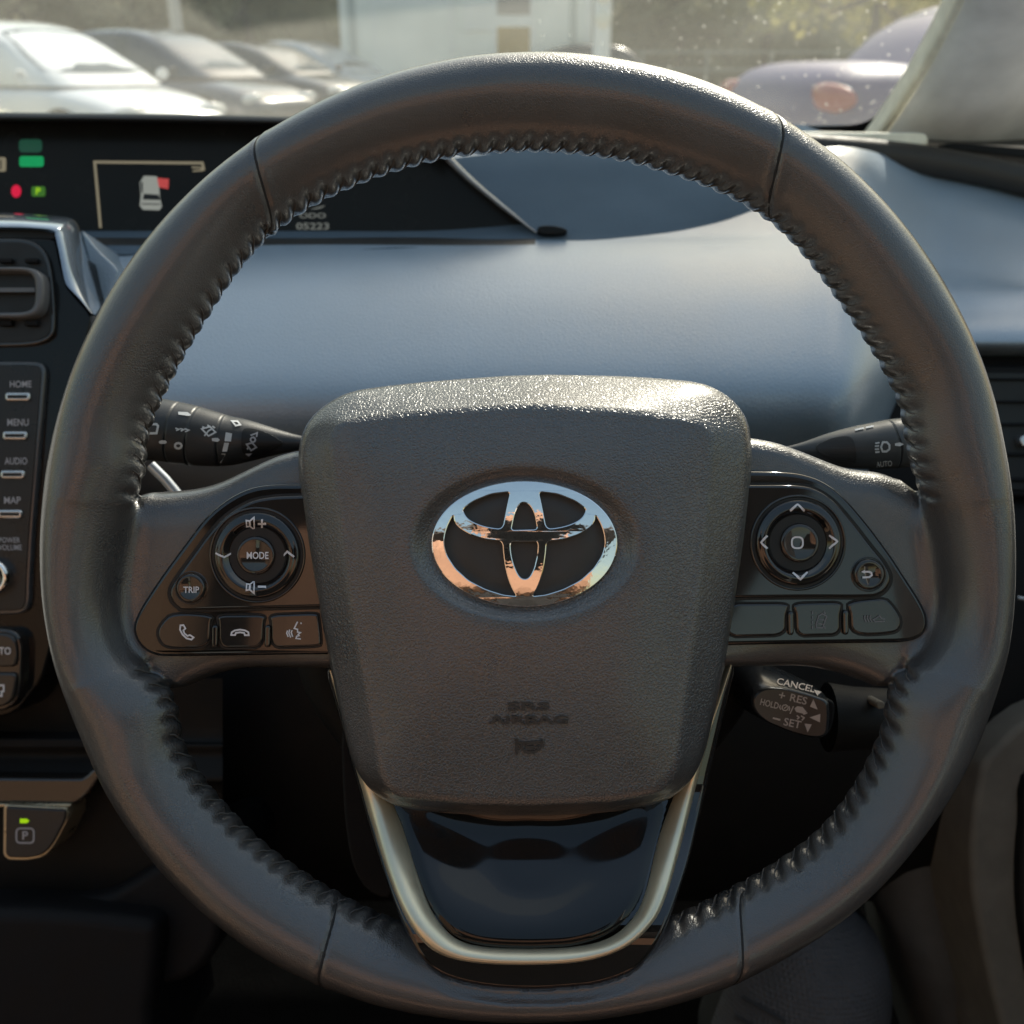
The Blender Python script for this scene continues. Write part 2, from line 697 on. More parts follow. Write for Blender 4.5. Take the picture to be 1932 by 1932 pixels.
for _ in range(14):
    bmesh.ops.smooth_vert(bm, verts=fair, factor=.5, use_axis_x=True, use_axis_y=True, use_axis_z=True)
bmesh.ops.smooth_vert(bm, verts=bm.verts[:], factor=.45, use_axis_x=True, use_axis_y=True, use_axis_z=True)
for v in bm.verts:                     # the seat cut in the leather for the switch panels
    p = v.co + base
    if p.z > -.012:
        x, y = p.x / S0 + 966, 966 - p.y / S0
        if 230 < x < 1770 and 880 < y < 1260 and (inside(bezLo, x, y) if x < 966 else inside(bezRo, x, y)):
            v.co.z = min(v.co.z, -.0085 - base.z)
        elif 700 < x < 1300 and y > 1600 and inside(tbi, p.x / sc(.0110) + 966, 966 - p.y / sc(.0110)):
            v.co.z = min(v.co.z, .0050 - base.z)
bm.normal_update()
bm.to_mesh(me)
bm.free()
me.name = 'rim'
me.polygons.foreach_set('use_smooth', [True] * len(me.polygons))
rim = bpy.data.objects.new('rim', me)
COL.objects.link(rim)
rim.parent = wheel
if not me.materials:
    me.materials.append(M_leather)

# black thread of the inner seam
arcs = [MB(), MB(), MB()]
for i in range(NST):
    th0 = -180 + 360 * (i + .5) / NST
    if abs(abs(th0) - 96) < 12.5 or 180 - abs(th0) < 20.5:
        continue
    jit = random.uniform(-.25, .25)
    pts = []
    for k in range(9):
        u = k / 8
        ph = math.pi + .62 - 1.1 * u
        th = th0 + (.9 * u - .45) * 360 / NST * .9 + jit * .4
        pts.append(rim_point(th, ph, -.0001 + .0006 * math.sin(math.pi * u)))
    tube(arcs[0 if abs(th0) < 96 else 1 if th0 < 0 else 2], pts, .00034, n=6)
for mb in arcs:
    mb.build('stitching', M_thread, rim)
for sm in SEAMS:
    mb = MB()
    pts = [rim_point(seam_at(math.pi * (.0 + k / 40.), sm), math.pi * (0.0 + k / 40.), .0003) for k in range(41)]
    tube(mb, pts, .00055, n=6)
    mb.build('seam', M_groove, rim)

# ------------------------------------------------------------------ airbag cover
hub_o = mp(cH, [(235, 128), (140, 180), (75, 240), (40, 310), (27, 400), (35, 500), (75, 800), (150, 1200), (230, 1560), (262, 1660), (330, 1750), (440, 1812),
                (700, 1836), (960, 1842), (1250, 1832), (1500, 1792), (1606, 1715), (1662, 1610), (1702, 1450), (1760, 1180), (1822, 800),
                (1856, 500), (1860, 360), (1845, 250), (1800, 180), (1735, 128), (1650, 92), (1480, 76), (1300, 66), (960, 60), (600, 85), (400, 105)])
hub_c = mp(cH, [(205, 262), (165, 330), (170, 400), (205, 700), (245, 1000), (310, 1400), (360, 1660), (420, 1745), (700, 1775), (960, 1780), (1300, 1765), (1490, 1730), (1560, 1640),
                (1590, 1400), (1640, 1000), (1680, 600), (1700, 380), (1690, 300), (1640, 252), (1350, 218), (960, 200), (550, 222), (300, 245)])
hub_o = chaikin(hub_o, 1)
hub_c = chaikin(densify(hub_c, 40), 3)
HC = (990.5, 1027.)
NH = 540
ro = polar(hub_o, HC, NH)
rcr = polar(hub_c, HC, NH)


def sm_arr(a, n):
    for _ in range(n):
        a = [(a[i - 1] + 2 * a[i] + a[(i + 1) % len(a)]) / 4 for i in range(len(a))]
    return a


ro = sm_arr(ro, 1)
rcr = sm_arr(rcr, 2)
UP = .0160            # the cover stands proud of the switch panels
SH = sc(-.004 + UP)


def ell(a, b, t):
    return a * b / math.hypot(b * math.cos(t), a * math.sin(t))


stations = []
for k in range(NH):
    t = 2 * math.pi * k / NH
    o, c = ro[k], rcr[k]
    d, e = ell(211, 140, t), ell(174, 117.5, t)
    top = sstep(.35, .9, -math.sin(t))        # the upper bevel leans back further
    low = -.0125 - .0110 * top
    st = [(o * .95, -.062), (o - 1, -.050), (o, -.034), (o, low - .006), (o - 1.5, low - .003), (o - 5, low - .0008), (o - 10, low + .0006)]
    zc = -.0042
    n1 = 12
    a0, z0 = o - 10, low + .0006
    for j in range(1, n1 + 1):
        u = j / n1
        st.append((a0 + (c + 9 - a0) * u, z0 + (zc - .0010 - z0) * (u ** .85)))
    for j in range(1, 7):
        u = j / 6
        st.append((c + 9 - 22 * u, zc - .0010 + .0014 * (1 - (1 - u) ** 2)))
    a1, z1 = c - 13, zc + .0004
    for j in range(1, 15):
        u = j / 14
        st.append((a1 + (d + 8 - a1) * u, z1 + .0030 * (1 - (1 - u) ** 2)))
    z2 = z1 + .0030
    for j in range(1, 13):
        u = j / 12
        st.append((d + 8 - (d + 8 - e) * u, z2 - .0046 * sstep(0, 1, u) ** .9))
    st.append((e - 3, z2 - .0060))
    st.append((e * .5, z2 - .0060))
    st.append((1.0, z2 - .0060))
    stations.append([(r_, w_ + UP) for r_, w_ in st])
HTOP = -.0042 + .0004 + .0030 + UP


def hubp(k, r, w):
    t = 2 * math.pi * k / NH
    s_ = sc(max(w, -.022))
    return Vector(((HC[0] + r * math.cos(t) - 966) * s_, (966 - HC[1] - r * math.sin(t)) * s_, w))


mb = MB()
rings = [[hubp(k, *stations[k][j]) for k in range(NH)] for j in range(len(stations[0]))]
loft(mb, rings, 0, flip=False)
hub_bvh = mb.bvh()
hub = mb.build('airbag_cover', M_hub, wheel)

mb = MB()
for body, cx, cy, w_, h_ in (('SRS', 958, 1397, 168, 34), ('AIRBAG', 958, 1452, 320, 34)):
    x, y = cH(cx, cy)
    mark(mb, text2d(body, x, y, w_ / 1.38 * K, h_ / 1.38 * K, bold=.02), hub_bvh, 0, lift=.00035)
hx, hy = lambda p: cH(*p), 0
mark(mb, stroke2d(mp(cH, [(910, 1528), (910, 1590)]), 5.5), hub_bvh, 0, lift=.00035)
mark(mb, stroke2d(mp(cH, [(912, 1545), (960, 1545), (1012, 1540)]), 5.5), hub_bvh, 0, lift=.00035)
mark(mb, stroke2d(mp(cH, [(1012, 1534), (1012, 1562)]), 5.5), hub_bvh, 0, lift=.00035)
mark(mb, stroke2d(mp(cH, [(950, 1546), (930, 1556), (930, 1568), (950, 1582), (980, 1582), (1000, 1570), (990, 1556)]), 5.), hub_bvh, 0, lift=.00035)
mark(mb, stroke2d(mp(cH, [(955, 1560), (975, 1560), (975, 1568), (955, 1568)]), 4, True), hub_bvh, 0, lift=.00035)
mb.build('embossed_lettering', M_hubflat, hub)

# ------------------------------------------------------------------ emblem
WE = HTOP - .0060
mb = MB()
lathe(mb, *HC, [(.5, WE + .0008), (100, WE + .0008), (168, WE + .0008), (170, WE)], n=96, sy=116 / 172.5)
emb_floor = mb


def mirror(pts, cx=987):
    return [(2 * cx - x, y) for x, y in pts][::-1]


h1 = [(868, 256), (700, 276), (545, 338), (462, 400), (456, 432), (500, 500), (600, 548), (700, 572), (800, 582), (822, 470), (846, 350)]
h3 = [(978, 343), (935, 370), (900, 450), (870, 592), (1100, 586), (1076, 450), (1035, 370)]
h4 = [(862, 686), (1107, 684), (1100, 800), (1072, 920), (1032, 1000), (985, 1017), (938, 992), (892, 890), (868, 790)]
h5 = [(378, 452), (352, 492), (318, 560), (296, 640), (292, 720), (318, 810), (390, 920), (505, 1025), (650, 1100), (800, 1148), (925, 1162), (885, 1100), (848, 1010),
      (822, 900), (806, 780), (800, 684), (640, 664), (520, 625), (430, 572), (385, 520)]
outl = [(987 + 797 * math.cos(2 * math.pi * i / 96), 707 + 541 * math.sin(2 * math.pi * i / 96)) for i in range(96)]
cu = bpy.data.curves.new('emblem', 'CURVE')
cu.dimensions = '2D'
cu.fill_mode = 'BOTH'
cu.extrude = .0012
cu.bevel_depth = .00045
cu.bevel_resolution = 1
cu.offset = -.00022


def round_some(p):
    return chaikin(densify(p, 60), 2)


for pts in [outl] + [round_some(h) for h in (h1, mirror(h1), h3, h4, h5, mirror(h5))]:
    sp = cu.splines.new('POLY')
    q = [Lc(*cE(x, y), 0, WE) for x, y in pts]
    sp.points.add(len(q) - 1)
    for i, v in enumerate(q):
        sp.points[i].co = (v.x, v.y, 0, 1)
    sp.use_cyclic_u = True
ob = bpy.data.objects.new('emblem', cu)
COL.objects.link(ob)
dg = bpy.context.evaluated_depsgraph_get()
eme = bpy.data.meshes.new_from_object(ob.evaluated_get(dg))
bpy.data.objects.remove(ob)
bm = bmesh.new()
bm.from_mesh(eme)
bmesh.ops.triangulate(bm, faces=bm.faces[:])
bmesh.ops.subdivide_edges(bm, edges=[e for e in bm.edges if e.calc_length() > .002], cuts=2, use_grid_fill=False)
bmesh.ops.triangulate(bm, faces=bm.faces[:])
ec = Lc(*HC, 0, WE)
a_, b_ = 172.5 * sc(WE), 116 * sc(WE)
for v in bm.verts:
    rr = ((v.co.x - ec.x) / a_) ** 2 + ((v.co.y - ec.y) / b_) ** 2
    v.co.z += WE + .0026 - .0013 * rr ** 1.5
bm.verts.index_update()
embl = MB()
embl.add([v.co.copy() for v in bm.verts], [[v.index for v in f.verts] for f in bm.faces], 0, True)
bm.free()
em = embl.build('emblem', M_chrome, hub, label='chrome triple-oval emblem', sharp=28)
emb_floor.build('emblem_plate', M_emblemfloor, hub)

# ------------------------------------------------------------------ switch panels
WB, WU = -.0012, .0011      # bezel face, upper panel face


def switch_panel(side, bez, upper, f, scale, ring, small, lower, slots):
    mb = MB()
    slab(mb, bez, WB, -.016, bev=9, steps=6)
    root = mb.build('switch_panel', M_gloss, wheel, label=side)
    mb = MB()
    slab(mb, inset(upper, -4), WB + .0004, -.014, bev=1, steps=2)
    mb.build('panel_gap', M_gap, root)
    mb = MB()
    slab(mb, upper, WU, -.014, bev=6, steps=5)
    mb.build('upper_panel', M_gloss2, root)
    for out in lower:
        out = chaikin(densify(out, 40), 2)
        m2 = MB()
        slab(m2, inset(out, -3.0), WB + .0004, -.014, bev=1, steps=2, mi=1)
        slab(m2, out, WB + .0011, -.014, bev=4.5, steps=5, mi=0)
        yield root, m2
    for out in slots:
        m2 = MB()
        slab(m2, chaikin(densify(out, 12), 2), WB + .0019, -.014, bev=4, steps=4)
        m2.build('divider', M_gloss, root)
    cx, cy, rg, r1, r2, r3 = ring
    k = K / scale
    m2 = MB()
    lathe(m2, cx, cy, [(r1 * k * 1.13, WU - .0002), (r1 * k * 1.12, WU + .0005), (r1 * k * 1.09, WU + .0008), (r1 * k * 1.065, WU + .0005),
                       (r1 * k * 1.055, WU - .002)], n=96)
    m2.build('ring_collar', M_gloss, root)
    m2 = MB()
    lathe(m2, cx, cy, [(r1 * k * 1.06, WU + .0003), (r2 * k * .5, WU + .0003), (1, WU + .0003)], n=96)
    m2.build('ring_gap', M_gap, root)
    m2 = MB()
    prof = [(r1 * k, WU), (r1 * k, WU + .0009)]
    for j in range(9):
        a = math.pi * .5 * j / 8
        prof.append((r1 * k - 8 * (1 - math.cos(a)), WU + .0009 + .0013 * math.sin(a)))
    ra, rb = r1 * k - 8, r2 * k + 3
    for j in range(1, 15):
        u = j / 14
        prof.append((ra + (rb - ra) * u, WU + .0022 + .0004 * math.sin(math.pi * min(1, u * 2.2)) * (u < .45) - .0032 * sstep(.25, 1, u)))
    prof.append((r2 * k, WU - .002))
    lathe(m2, cx, cy, prof, n=96)
    yield root, m2
    m2 = MB()
    prof = [(r3 * k, WU - .002), (r3 * k, WU + .0006), (r3 * k - 1.5, WU + .0013), (r3 * k - 4, WU + .0016)]
    for j in range(1, 9):
        u = j / 8
        prof.append((max(.4, (r3 * k - 4) * (1 - u)), WU + .0016 - .0005 * (1 - (1 - u) ** 2)))
    lathe(m2, cx, cy, prof, n=72)
    yield root, m2
    sx, sy_, sr = small
    m2 = MB()
    lathe(m2, sx, sy_, [(sr * k * 1.14, WU - .001), (sr * k * 1.13, WU + .0002), (sr * k * 1.05, WU + .0002), (sr * k * 1.04, WU - .001)], n=64, mi=1)
    prof = [(sr * k, WU - .001), (sr * k, WU + .0008), (sr * k - 2, WU + .0015), (sr * k - 5, WU + .0018)]
    for j in range(1, 7):
        u = j / 6
        prof.append((max(.4, (sr * k - 5) * (1 - u)), WU + .0018 - .0007 * (1 - (1 - u) ** 2)))
    lathe(m2, sx, sy_, prof, n=64)
    yield root, m2


upL = catmull(mp(cL, [(1410, 787), (1180, 790), (1000, 800), (860, 832), (720, 912), (600, 1030), (480, 1190), (385, 1320), (333, 1410), (337, 1480), (380, 1530), (450, 1552),
                      (800, 1545), (1150, 1537), (1350, 1532), (1485, 1529), (1500, 1512), (1490, 1350), (1445, 950), (1415, 815)]), 5)
lowL = [mp(cL, [(345, 1568), (622, 1582), (600, 1640), (598, 1802), (340, 1806), (270, 1775), (243, 1700), (275, 1635)]),
        mp(cL, [(642, 1584), (972, 1582), (952, 1640), (950, 1802), (656, 1806), (656, 1640)]),
        mp(cL, [(990, 1582), (1312, 1570), (1322, 1600), (1340, 1770), (1325, 1794), (1004, 1804), (1004, 1640)])]
slL = [mp(cL, [(608, 1652), (650, 1652), (648, 1800), (606, 1800)]), mp(cL, [(960, 1652), (1000, 1652), (998, 1800), (958, 1800)])]
cx, cy = cL(915, 1186)
tx, ty = cL(482, 1403)
g = switch_panel('left switch panel with MODE ring and phone buttons', bezL, upL, cL, 2.2725, (cx, cy, 315, 284, 140, 128), (tx, ty, 98), lowL, slL)
kL = K / 2.2725


def icon_phone(mb, bvh, rot, c):
    pass


root, m2 = next(g)
b = m2.bvh()
pts = [(405, 1652), (425, 1650), (438, 1672), (424, 1686), (432, 1706), (452, 1722), (468, 1716), (492, 1732), (478, 1746), (446, 1738), (418, 1712), (402, 1680)]
mark(m2, stroke2d(mp(cL, pts), 3.2, True), b, 2)
m2.build('button', [M_gloss2, M_gap, M_white], root)
root, m2 = next(g)
b = m2.bvh()
pts = [(742, 1715), (745, 1698), (765, 1686), (800, 1680), (835, 1686), (856, 1698), (858, 1717), (832, 1717), (828, 1702), (800, 1698), (772, 1702), (768, 1716)]
mark(m2, stroke2d(mp(cL, pts), 3.2, True), b, 2)
m2.build('button', [M_gloss2, M_gap, M_white], root)
root, m2 = next(g)
b = m2.bvh()
for pts in ([(1182, 1628), (1160, 1672), (1182, 1678), (1182, 1696), (1200, 1700), (1186, 1712), (1192, 1720), (1176, 1724), (1172, 1738), (1204, 1742)],
            [(1146, 1684), (1140, 1700), (1150, 1728)], [(1130, 1680), (1124, 1702), (1136, 1732)], [(1116, 1686), (1110, 1704), (1120, 1728)],
            [(1202, 1634), (1208, 1642)]):
    mark(m2, stroke2d(mp(cL, pts), 2.6), b, 2)
m2.build('button', [M_gloss2, M_gap, M_white], root)
root, m2 = next(g)          # rocker ring
b = m2.bvh()
for dy, sym in ((975, '+'), (1400, '-')):
    mark(m2, stroke2d(mp(cL, [(842, dy - 18), (842, dy + 18), (862, dy + 16), (862, dy - 16)]), 2.6, True), b, 1)
    mark(m2, stroke2d(mp(cL, [(866, dy - 16), (893, dy - 38), (893, dy + 38), (866, dy + 16)]), 2.6, True), b, 1)
    mark(m2, stroke2d(mp(cL, [(918, dy), (974, dy)]), 3.6), b, 1)
    if sym == '+':
        mark(m2, stroke2d(mp(cL, [(946, dy - 26), (946, dy + 26)]), 3.6), b, 1)
mark(m2, stroke2d(mp(cL, [(640, 1172), (690, 1200), (742, 1172)]), 3.6), b, 1)
mark(m2, stroke2d(mp(cL, [(1084, 1198), (1118, 1162), (1156, 1198)]), 3.6), b, 1)
m2.build('rocker_ring', [M_gloss, M_white], root)
root, m2 = next(g)
b = m2.bvh()
x, y = cL(917, 1188)
mark(m2, text2d('MODE', x, y, 146 * kL, 48 * kL, bold=.018), b, 1)
m2.build('mode_button', [M_gloss2, M_white], root)
root, m2 = next(g)
b = m2.bvh()
x, y = cL(477, 1416)
mark(m2, text2d('TRIP', x, y, 108 * kL, 44 * kL, bold=.018), b, 2)
m2.build('trip_button', [M_gloss2, M_gloss, M_white], root)
for _ in g:
    pass

upR = catmull(mp(cR, [(-20, 468), (170, 468), (400, 470), (500, 492), (590, 550), (680, 650), (790, 790), (850, 865), (884, 935), (872, 992), (825, 1034), (745, 1046),
                      (500, 1046), (250, 1048), (50, 1050), (-60, 1051), (-76, 1034), (-62, 850), (-28, 510)]), 5)
lowR = [mp(cR, [(40, 1078), (358, 1076), (358, 1110), (344, 1140), (346, 1242), (30, 1250)]),
        mp(cR, [(386, 1076), (632, 1070), (632, 1110), (622, 1140), (626, 1240), (398, 1246), (396, 1130), (384, 1110)]),
        mp(cR, [(664, 1068), (850, 1046), (892, 1080), (938, 1150), (936, 1205), (895, 1234), (680, 1242), (676, 1130), (664, 1108)])]
slR = [mp(cR, [(356, 1118), (388, 1118), (388, 1240), (358, 1242)]), mp(cR, [(638, 1112), (670, 1112), (670, 1238), (640, 1240)])]
cx, cy = cR(405, 765)
tx, ty = cR(763, 926)
g = switch_panel('right switch panel with arrow ring and back button', bezR, upR, cR, 1.7567, (cx, cy, 255, 219, 110, 100), (tx, ty, 80), lowR, slR)
kR = K / 1.7567
root, m2 = next(g)
m2.build('button', [M_gloss2, M_gap, mat('faint_marking', (.17, .17, .18), .6)], root)
root, m2 = next(g)
b = m2.bvh()
for yy in (1125, 1150, 1175, 1200):
    mark(m2, stroke2d(mp(cR, [(478, yy - 8), (480, yy + 8)]), 2.2), b, 2)
    if yy in (1125, 1200):
        mark(m2, stroke2d(mp(cR, [(538, yy - 6), (546, yy + 6)]), 2.2), b, 2)
mark(m2, stroke2d(mp(cR, [(512, 1140), (530, 1130), (552, 1142), (532, 1202), (500, 1200), (498, 1186)]), 2.2, True), b, 2)
mark(m2, stroke2d(mp(cR, [(514, 1158), (540, 1162)]), 2.2), b, 2)
mark(m2, stroke2d(mp(cR, [(506, 1180), (532, 1184)]), 2.2), b, 2)
m2.build('button', [M_gloss2, M_gap, mat('faint_marking', (.17, .17, .18), .6)], root)
root, m2 = next(g)
b = m2.bvh()
for k_, xx in enumerate((748, 762, 776)):
    mark(m2, stroke2d(mp(cR, [(xx, 1138), (xx - 2, 1154), (xx + 8, 1172)]), 2.2), b, 2)
mark(m2, stroke2d(mp(cR, [(850, 1168), (800, 1170), (790, 1160), (806, 1152), (822, 1140), (832, 1152), (852, 1158)]), 2.2), b, 2)
m2.build('button', [M_gloss2, M_gap, mat('faint_marking', (.17, .17, .18), .6)], root)
root, m2 = next(g)
b = m2.bvh()
for pts in ([(364, 600), (404, 570), (440, 600)], [(378, 922), (418, 952), (456, 920)], [(246, 728), (218, 764), (246, 796)], [(570, 726), (606, 758), (570, 796)]):
    mark(m2, stroke2d(mp(cR, pts), 3.6), b, 1)
m2.build('rocker_ring', [M_gloss, M_white], root)
root, m2 = next(g)
b = m2.bvh()
ox, oy = cR(402, 765)
sq = [(ox + 10.5 * math.copysign(abs(math.cos(t)) ** .7, math.cos(t)), oy + 10.5 * math.copysign(abs(math.sin(t)) ** .7, math.sin(t))) for t in [2 * math.pi * i / 28 for i in range(28)]]
mark(m2, stroke2d(sq, 3.4, True), b, 1)
m2.build('select_button', [M_gloss2, M_white], root)
root, m2 = next(g)
b = m2.bvh()
mark(m2, stroke2d(mp(cR, [(735, 944), (772, 942), (784, 932), (782, 920), (770, 914), (738, 914)]), 3.6), b, 2)
mark(m2, poly2d(mp(cR, [(728, 914), (748, 904), (748, 924)])), b, 2)
m2.build('back_button', [M_gloss2, M_gloss, M_white], root)
for _ in g:
    pass

# ------------------------------------------------------------------ lower spoke trim
def tilt(mb):
    """the lower spoke leans forward until it lies over the inner half of the rim"""
    for i, v in enumerate(mb.v):
        y = 966 - v.y / sc(v.z)
        x = 966 + v.x / sc(v.z)
        mb.v[i] = Lc(x, y, v.z + .0300 * sstep(1470, 1800, y))


mb = MB()
slab(mb, tbo, -.0185, -.040, bev=12, steps=6)
tilt(mb)
trim = mb.build('lower_trim', M_gloss, wheel)
so = [(88, 85), (140, 290), (190, 480), (260, 720), (330, 950), (395, 1120), (460, 1235), (550, 1318), (700, 1362), (950, 1374), (1200, 1358), (1375, 1300), (1490, 1205),
      (1560, 1080), (1640, 800), (1715, 500), (1785, 250), (1848, 45)]
si = [(112, 85), (205, 290), (270, 480), (392, 720), (465, 950), (520, 1110), (578, 1205), (650, 1270), (760, 1300), (950, 1308), (1160, 1300), (1310, 1262), (1410, 1180),
      (1470, 1060), (1535, 800), (1650, 500), (1755, 250), (1828, 45)]
so = catmull(mp(cB, so), 6, False)
si = catmull(mp(cB, si), 6, False)
mb = MB()
rings = []
for a, c in zip(so, si):
    ring = []
    for j in range(13):
        u = j / 12
        wv = -.0128 + .0044 * (math.sin(math.pi * (u ** .8)) ** .7)
        ring.append(Lc(a[0] + (c[0] - a[0]) * u, a[1] + (c[1] - a[1]) * u, wv, -.010))
    rings.append(ring)
loft(mb, rings, 0, closed=False)
tilt(mb)
mb.build('silver_strip', M_champ, trim)
ci = cB(955, 960)
ip = inset(mp(cB, [(330, 640), (400, 760), (470, 985), (525, 1125), (585, 1215), (660, 1272), (780, 1300), (955, 1306), (1150, 1298), (1300, 1255), (1400, 1170), (1465, 1050), (1525, 800),
                   (1575, 640), (955, 560)]), 3)
NI = 220
ri_ = sm_arr(polar(chaikin(densify(ip, 40), 2), ci, NI), 4)
rs_ = sm_arr(ri_, 400)
mb = MB()
rings = []
for j in range(26):
    u = 1 - j / 25.5
    wv = -.0122 + .0012 * sstep(1, .93, u) - .0042 * sstep(.97, .25, u)
    rings.append([Vector(((ci[0] + (ri_[k] * sstep(.3, 1, u) + rs_[k] * (1 - sstep(.3, 1, u))) * u * math.cos(2 * math.pi * k / NI) - 966) * sc(-.011),
                          (966 - ci[1] - (ri_[k] * sstep(.3, 1, u) + rs_[k] * (1 - sstep(.3, 1, u))) * u * math.sin(2 * math.pi * k / NI)) * sc(-.011), wv)) for k in range(NI)])
loft(mb, rings, 0)
mb.add(rings[-1], [list(range(NI))], 0, True)
tilt(mb)
mb.build('gloss_insert', mat('insert_gloss', (.006, .006, .006), .06, spec=.5, vary=.05, rvar=.02), trim)
# the boss behind the cover that carries the arms
mb = MB()
bo = [(590, 850), (560, 1000), (600, 1230), (680, 1420), (760, 1500), (1240, 1500), (1310, 1420), (1390, 1230), (1420, 1000), (1400, 850), (1300, 760), (690, 770)]
slab(mb, chaikin(bo, 3), -.020, -.075, bev=20, steps=4)
mb.build('boss', M_gap, wheel)
# ================================================================== cabin
M_dash = mat('sky_sheen_dash_vinyl', (.27, .35, .44), .36, spec=1., coat=.6, coat_r=.3, grain=('leather', 420, .00035, .35), vscale=12, vary=.08)  # dark grey dash; the blue sky sheen is put into the base colour
M_cowl = mat('sky_tone_cowl_vinyl', (.10, .135, .175), .75, spec=.0, grain=('leather', 420, .00035, .35), vscale=12, vary=.08)  # gloss left off, sky sheen put into the bluish base instead
M_dashdk = mat('dark_dash_vinyl', (.030, .029, .028), .5, grain=('leather', 420, .00035, .3), vscale=12)
M_black = mat('matt_black_plastic', (.005, .005, .005), .6, spec=.25, grain=('noise', 900, .0003, .3))
M_vdark = mat('charcoal_plastic', (.011, .011, .012), .6, spec=.15, grain=('noise', 900, .0003, .3))
M_screen = mat('display_glass', (.014, .014, .013), .25, spec=.15, vary=.1, vscale=20)
M_screenfloor = mat('display_mask', (.013, .013, .013), .4)
M_trimlight = mat('painted_sun_trim', (.93, .89, .74), .5, grain=('weave', 900, .0003, .4))  # cream tone stands in for sunlight along the edge strips
M_pillar = mat('grey_pillar_cloth', (.85, .84, .82), .75, grain=('weave', 700, .0004, .5), vscale=25)
M_brownpanel = mat('taupe_panel', (.15, .135, .11), .7, spec=.2, grain=('noise', 800, .0003, .3))
M_stalk = mat('stalk_plastic', (.035, .036, .038), .38, grain=('noise', 1800, .0002, .3))
M_green = mat('lamp_green', (0, .05, .02), .4, emit=(.0, .27, .075), es=1)
M_greendim = mat('lamp_green_dim', (0, .02, .01), .4, emit=(.006, .045, .024), es=1)
M_greenyel = mat('lamp_leaf_green', (.01, .03, 0), .4, emit=(.03, .12, .005), es=1)
M_red = mat('lamp_red', (.05, 0, .01), .4, emit=(.62, .0, .035), es=1)
M_redsoft = mat('lamp_soft_red', (.05, .01, .01), .4, emit=(.42, .045, .04), es=1)
M_beige = mat('lamp_beige', (.03, .03, .02), .4, emit=(.20, .17, .11), es=1)
M_lcdw = mat('lamp_white', (.03, .03, .03), .4, emit=(.24, .25, .22), es=1)
M_lcdg = mat('lamp_grey', (.02, .02, .02), .4, emit=(.12, .125, .11), es=1)
M_ledgreen = mat('led_yellow_green', (.02, .05, 0), .4, emit=(.30, .55, .0), es=1)
M_silver = mat('silver_paint', (.60, .60, .60), .25, metal=.9)
M_pborder = mat('champagne_edge', (.50, .43, .30), .3, metal=.7)
M_seat = mat('warm_reflection_cloth', (.46, .25, .16), .85, grain=('weave', 300, .001, .4), vscale=6)  # orange stands in for the driver reflected in the wheel
M_head = mat('headliner_cloth', (.7, .66, .62), .9, grain=('noise', 500, .001, .3))
M_carpet = mat('dark_carpet', (.006, .006, .006), .95, spec=.0, grain=('noise', 900, .003, .8))
M_shoe = mat('black_mesh_fabric', (.085, .085, .09), .85, grain=('weave', 330, .002, 1.))
M_shoe2 = mat('black_rubber', (.016, .016, .016), .7)
M_rollgrey = mat('grey_dash_roll', (.032, .029, .026), .5, grain=('leather', 420, .0003, .3))


def sheet(mb, cols, mi=0, sub=4, subx=4, flip=False):
    """smooth surface through columns of (x, y, w) rows"""
    rows = list(zip(*[catmull(c, sub, False) for c in cols]))
    rings = []
    for r in rows:
        rings.append([Lc(*p) for p in catmull(list(r), subx, False)])
    loft(mb, rings, mi, closed=False, flip=flip)
    return mb


# ------------------------------------------------------------------ dashboard
dash = thing('dashboard', 'soft dark dashboard behind the steering wheel, blue sky sheen put into its colour', 'dashboard', base=(966, 700, -.3))
prof = [(290, -.480), (350, -.427), (420, -.375), (448, -.352), (466, -.330), (500, -.298), (560, -.262), (630, -.234), (700, -.214), (752, -.208), (800, -.214), (850, -.236), (900, -.270), (960, -.33)]
cols = []
for x, dy, dw in ((-120, 10, -.01), (200, 6, -.0), (500, 0, 0), (966, 0, .0), (1300, -4, 0), (1500, -8, 0), (1610, -12, 0), (1740, -18, 0), (1850, -30, 0), (2080, -50, .01)):
    k = sstep(1500, 1900, x)
    cols.append([(x, y + dy, w + dw) for y, w in prof])
    if x > 1620:
        y0 = 262 + 38 * (x - 1420) / 260 if x < 1680 else 300 + (x - 1680) * .22
        cols[-1] = [(x, y0, -.52), (x, y0 + 20, -.505), (x, y0 + 60, -.475), (x, y0 + 110, -.445), (x, y0 + 190, -.39), (x, 545, -.338), (x, 590, -.312), (x, 618, -.299),
                    (x, 638, -.294), (x, 650, -.294), (x, 660, -.302), (x, 668, -.315), (x, 675, -.33), (x, 690, -.36)]
mb = MB()
sheet(mb, cols)
mb.build('lower_pad', M_dash, dash)


def wpad(y):
    tab = [(290, -.480), (350, -.427), (420, -.375), (448, -.352), (466, -.330), (500, -.298)]
    for (y0, w0), (y1, w1) in zip(tab, tab[1:]):
        if y <= y1:
            return w0 + (w1 - w0) * (y - y0) / (y1 - y0)
    return w1


